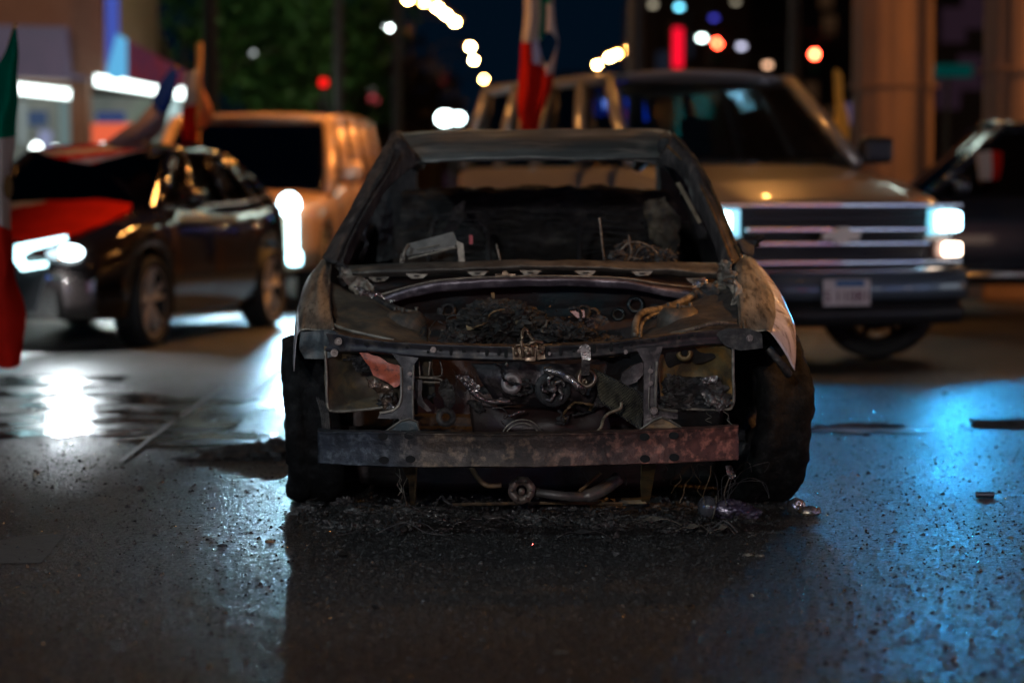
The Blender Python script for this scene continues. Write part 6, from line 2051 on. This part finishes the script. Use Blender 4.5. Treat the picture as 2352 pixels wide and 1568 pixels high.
# lighter-like cartridge, board, cap, bits
t = None
p = G(2262, 1143)
bm = bmesh.new()
tube(bm, [p + Vector((-.033, .004, .012)), p + Vector((.033, -.004, .012))], .0115, 14)
tag(obj("metal_casing", bm, mat("casing", (.05, .05, .06), .25, .6), None, smooth=False), "small dark metal casing lying on the blue lit road at the right", "casing")
bm = bmesh.new()
a_ = G(2238, 980)
slab(bm, [a_, a_ + Vector((.5, -.03, 0)), a_ + Vector((.5, .03, 0)), a_ + Vector((.0, .09, 0))], .035, (0, 0, 1))
crumple(bm, .008, 9, 2)
tag(obj("board", bm, CHAR2), "black board lying flat on the road at the right edge", "board")
p = G(1290, 1500)
bm = bmesh.new()
lathe(bm, [(.017, 0), (.019, .004), (.015, .009), (.002, .011), (.002, 0)], p, (0, .1, 1), 24)
tag(obj("bottle_cap", bm, mat("old_cap", (.10, .085, .065), .5, .4)), "dull bottle cap on the road near the bottom of the photo", "bottle cap")
for k, (u, v, s, m, lab) in enumerate(((1718, 1276, .020, ASHB, "left bit of broken trim at the edge of the blue light"), (1745, 1278, .018, ASHB, "right bit of broken trim at the edge of the blue light"), (2010, 1450, .012, CHAR2, "dark pebble low on the right of the road"), (2320, 1235, .014, OCHRE, "brown pebble near the right edge"), (620, 1245, .02, RUST, "rust coloured lump left of the left front tyre"),
                                     (180, 1260, .014, CHAR, "dark lump near the faded paint mark on the left"), (1990, 1000, .02, CHAR, "dark lump on the road behind the right tyre"), (510, 1255, .02, CHAR2, "soot black lump on the lit road left of the wreck"), (2170, 905, .02, CHAR2, "black lump beyond the right end of the wreck"))):
    p = G(u, v)
    bm = bmesh.new()
    s *= .6
    blob(bm, p + Vector((0, 0, s * .3)), (s * 1.4, s, s * .5), 3, .6, 6, k)
    tag(obj("road_lump", bm, m), lab, "debris", "bits of debris on the road")
# charred mound to the left of the left tyre
bm = bmesh.new()
for k in range(14):
    f = k / 13
    c = G(455 + 190 * f, 1050 - 4 * f)
    blob(bm, (c.x, c.y + rd.uniform(-.1, .1), 0), (.10, .12, .015 + .05 * f), 3, .9, 8, k + 40)
chips(bm, 500, lambda: (G(rd.uniform(450, 650), rd.uniform(1035, 1062)) + Vector((0, 0, .01)), 1), lambda: rd.uniform(.004, .014), .4, 1.5, rd)
tag(obj("soot_heap", bm, CHAR2), "flat heap of black soot on the road left of the left front tyre", "soot heap")
# coarse wet aggregate standing out of the asphalt
import numpy as np
def aggregate(name, N, y0, y1, smin, smax, m, seed, spread=.27, hk=.55):
    g = np.random.default_rng(seed)
    y = y0 * (y1 / y0) ** g.random(N)
    x = g.uniform(-spread, spread, N) * y
    s = g.uniform(smin, smax, N) * np.where(g.random(N) < .06, 1.7, 1.0)
    th = g.uniform(0, 6.3, N)
    V = np.zeros((N, 5, 3))
    for k in range(4):
        r_ = s * g.uniform(.6, 1.2, N)
        V[:, k, 0] = x + np.cos(th + k * 1.571) * r_
        V[:, k, 1] = y + np.sin(th + k * 1.571) * r_
        V[:, k, 2] = -.0005
    V[:, 4, 0] = x + s * g.uniform(-.45, .45, N)
    V[:, 4, 1] = y + s * g.uniform(-.45, .45, N)
    V[:, 4, 2] = s * hk * g.uniform(.4, 1.3, N)
    F = np.array([[0, 1, 4], [1, 2, 4], [2, 3, 4], [3, 0, 4]])[None] + (np.arange(N) * 5)[:, None, None]
    me = bpy.data.meshes.new(name)
    me.vertices.add(N * 5)
    me.vertices.foreach_set("co", V.reshape(-1))
    me.loops.add(N * 12)
    me.loops.foreach_set("vertex_index", F.reshape(-1).astype(np.int32))
    me.polygons.add(N * 4)
    me.polygons.foreach_set("loop_start", np.arange(0, N * 12, 3, dtype=np.int32))
    me.update(calc_edges=True)
    me.validate()
    me.materials.append(m)
    o = bpy.data.objects.new(name, me)
    COL.objects.link(o)
    tag(o, kind="stuff")
    return o
GR = mat("wet_aggregate", (.012, .012, .013), .30, col2=(.11, .108, .10), scale=35, lo=.35, hi=.68, spec=.7)
aggregate("road_grit", 150000, 4.3, 15.5, .0025, .0065, GR, 3)
aggregate("road_pebbles", 16000, 4.3, 15, .004, .0078, mat("wet_pebbles", (.015, .015, .016), .2, col2=(.12, .12, .115), scale=25, lo=.4, hi=.62, spec=1.0, coat=.6), 5, hk=.8)
bm = bmesh.new()
chips(bm, 1700, lambda: ((lambda d: Vector((rd.uniform(-.23, .23) * d, d, 0)))(5.2 + 11 * rd.random()), 1), lambda: rd.uniform(.0015, .0045), .8, 1, rd)
tag(obj("glass_crumbs", bm, mat("glass_crumb", (.3, .33, .34), .06, .6, coat=1, spec=1.0)), kind="stuff")
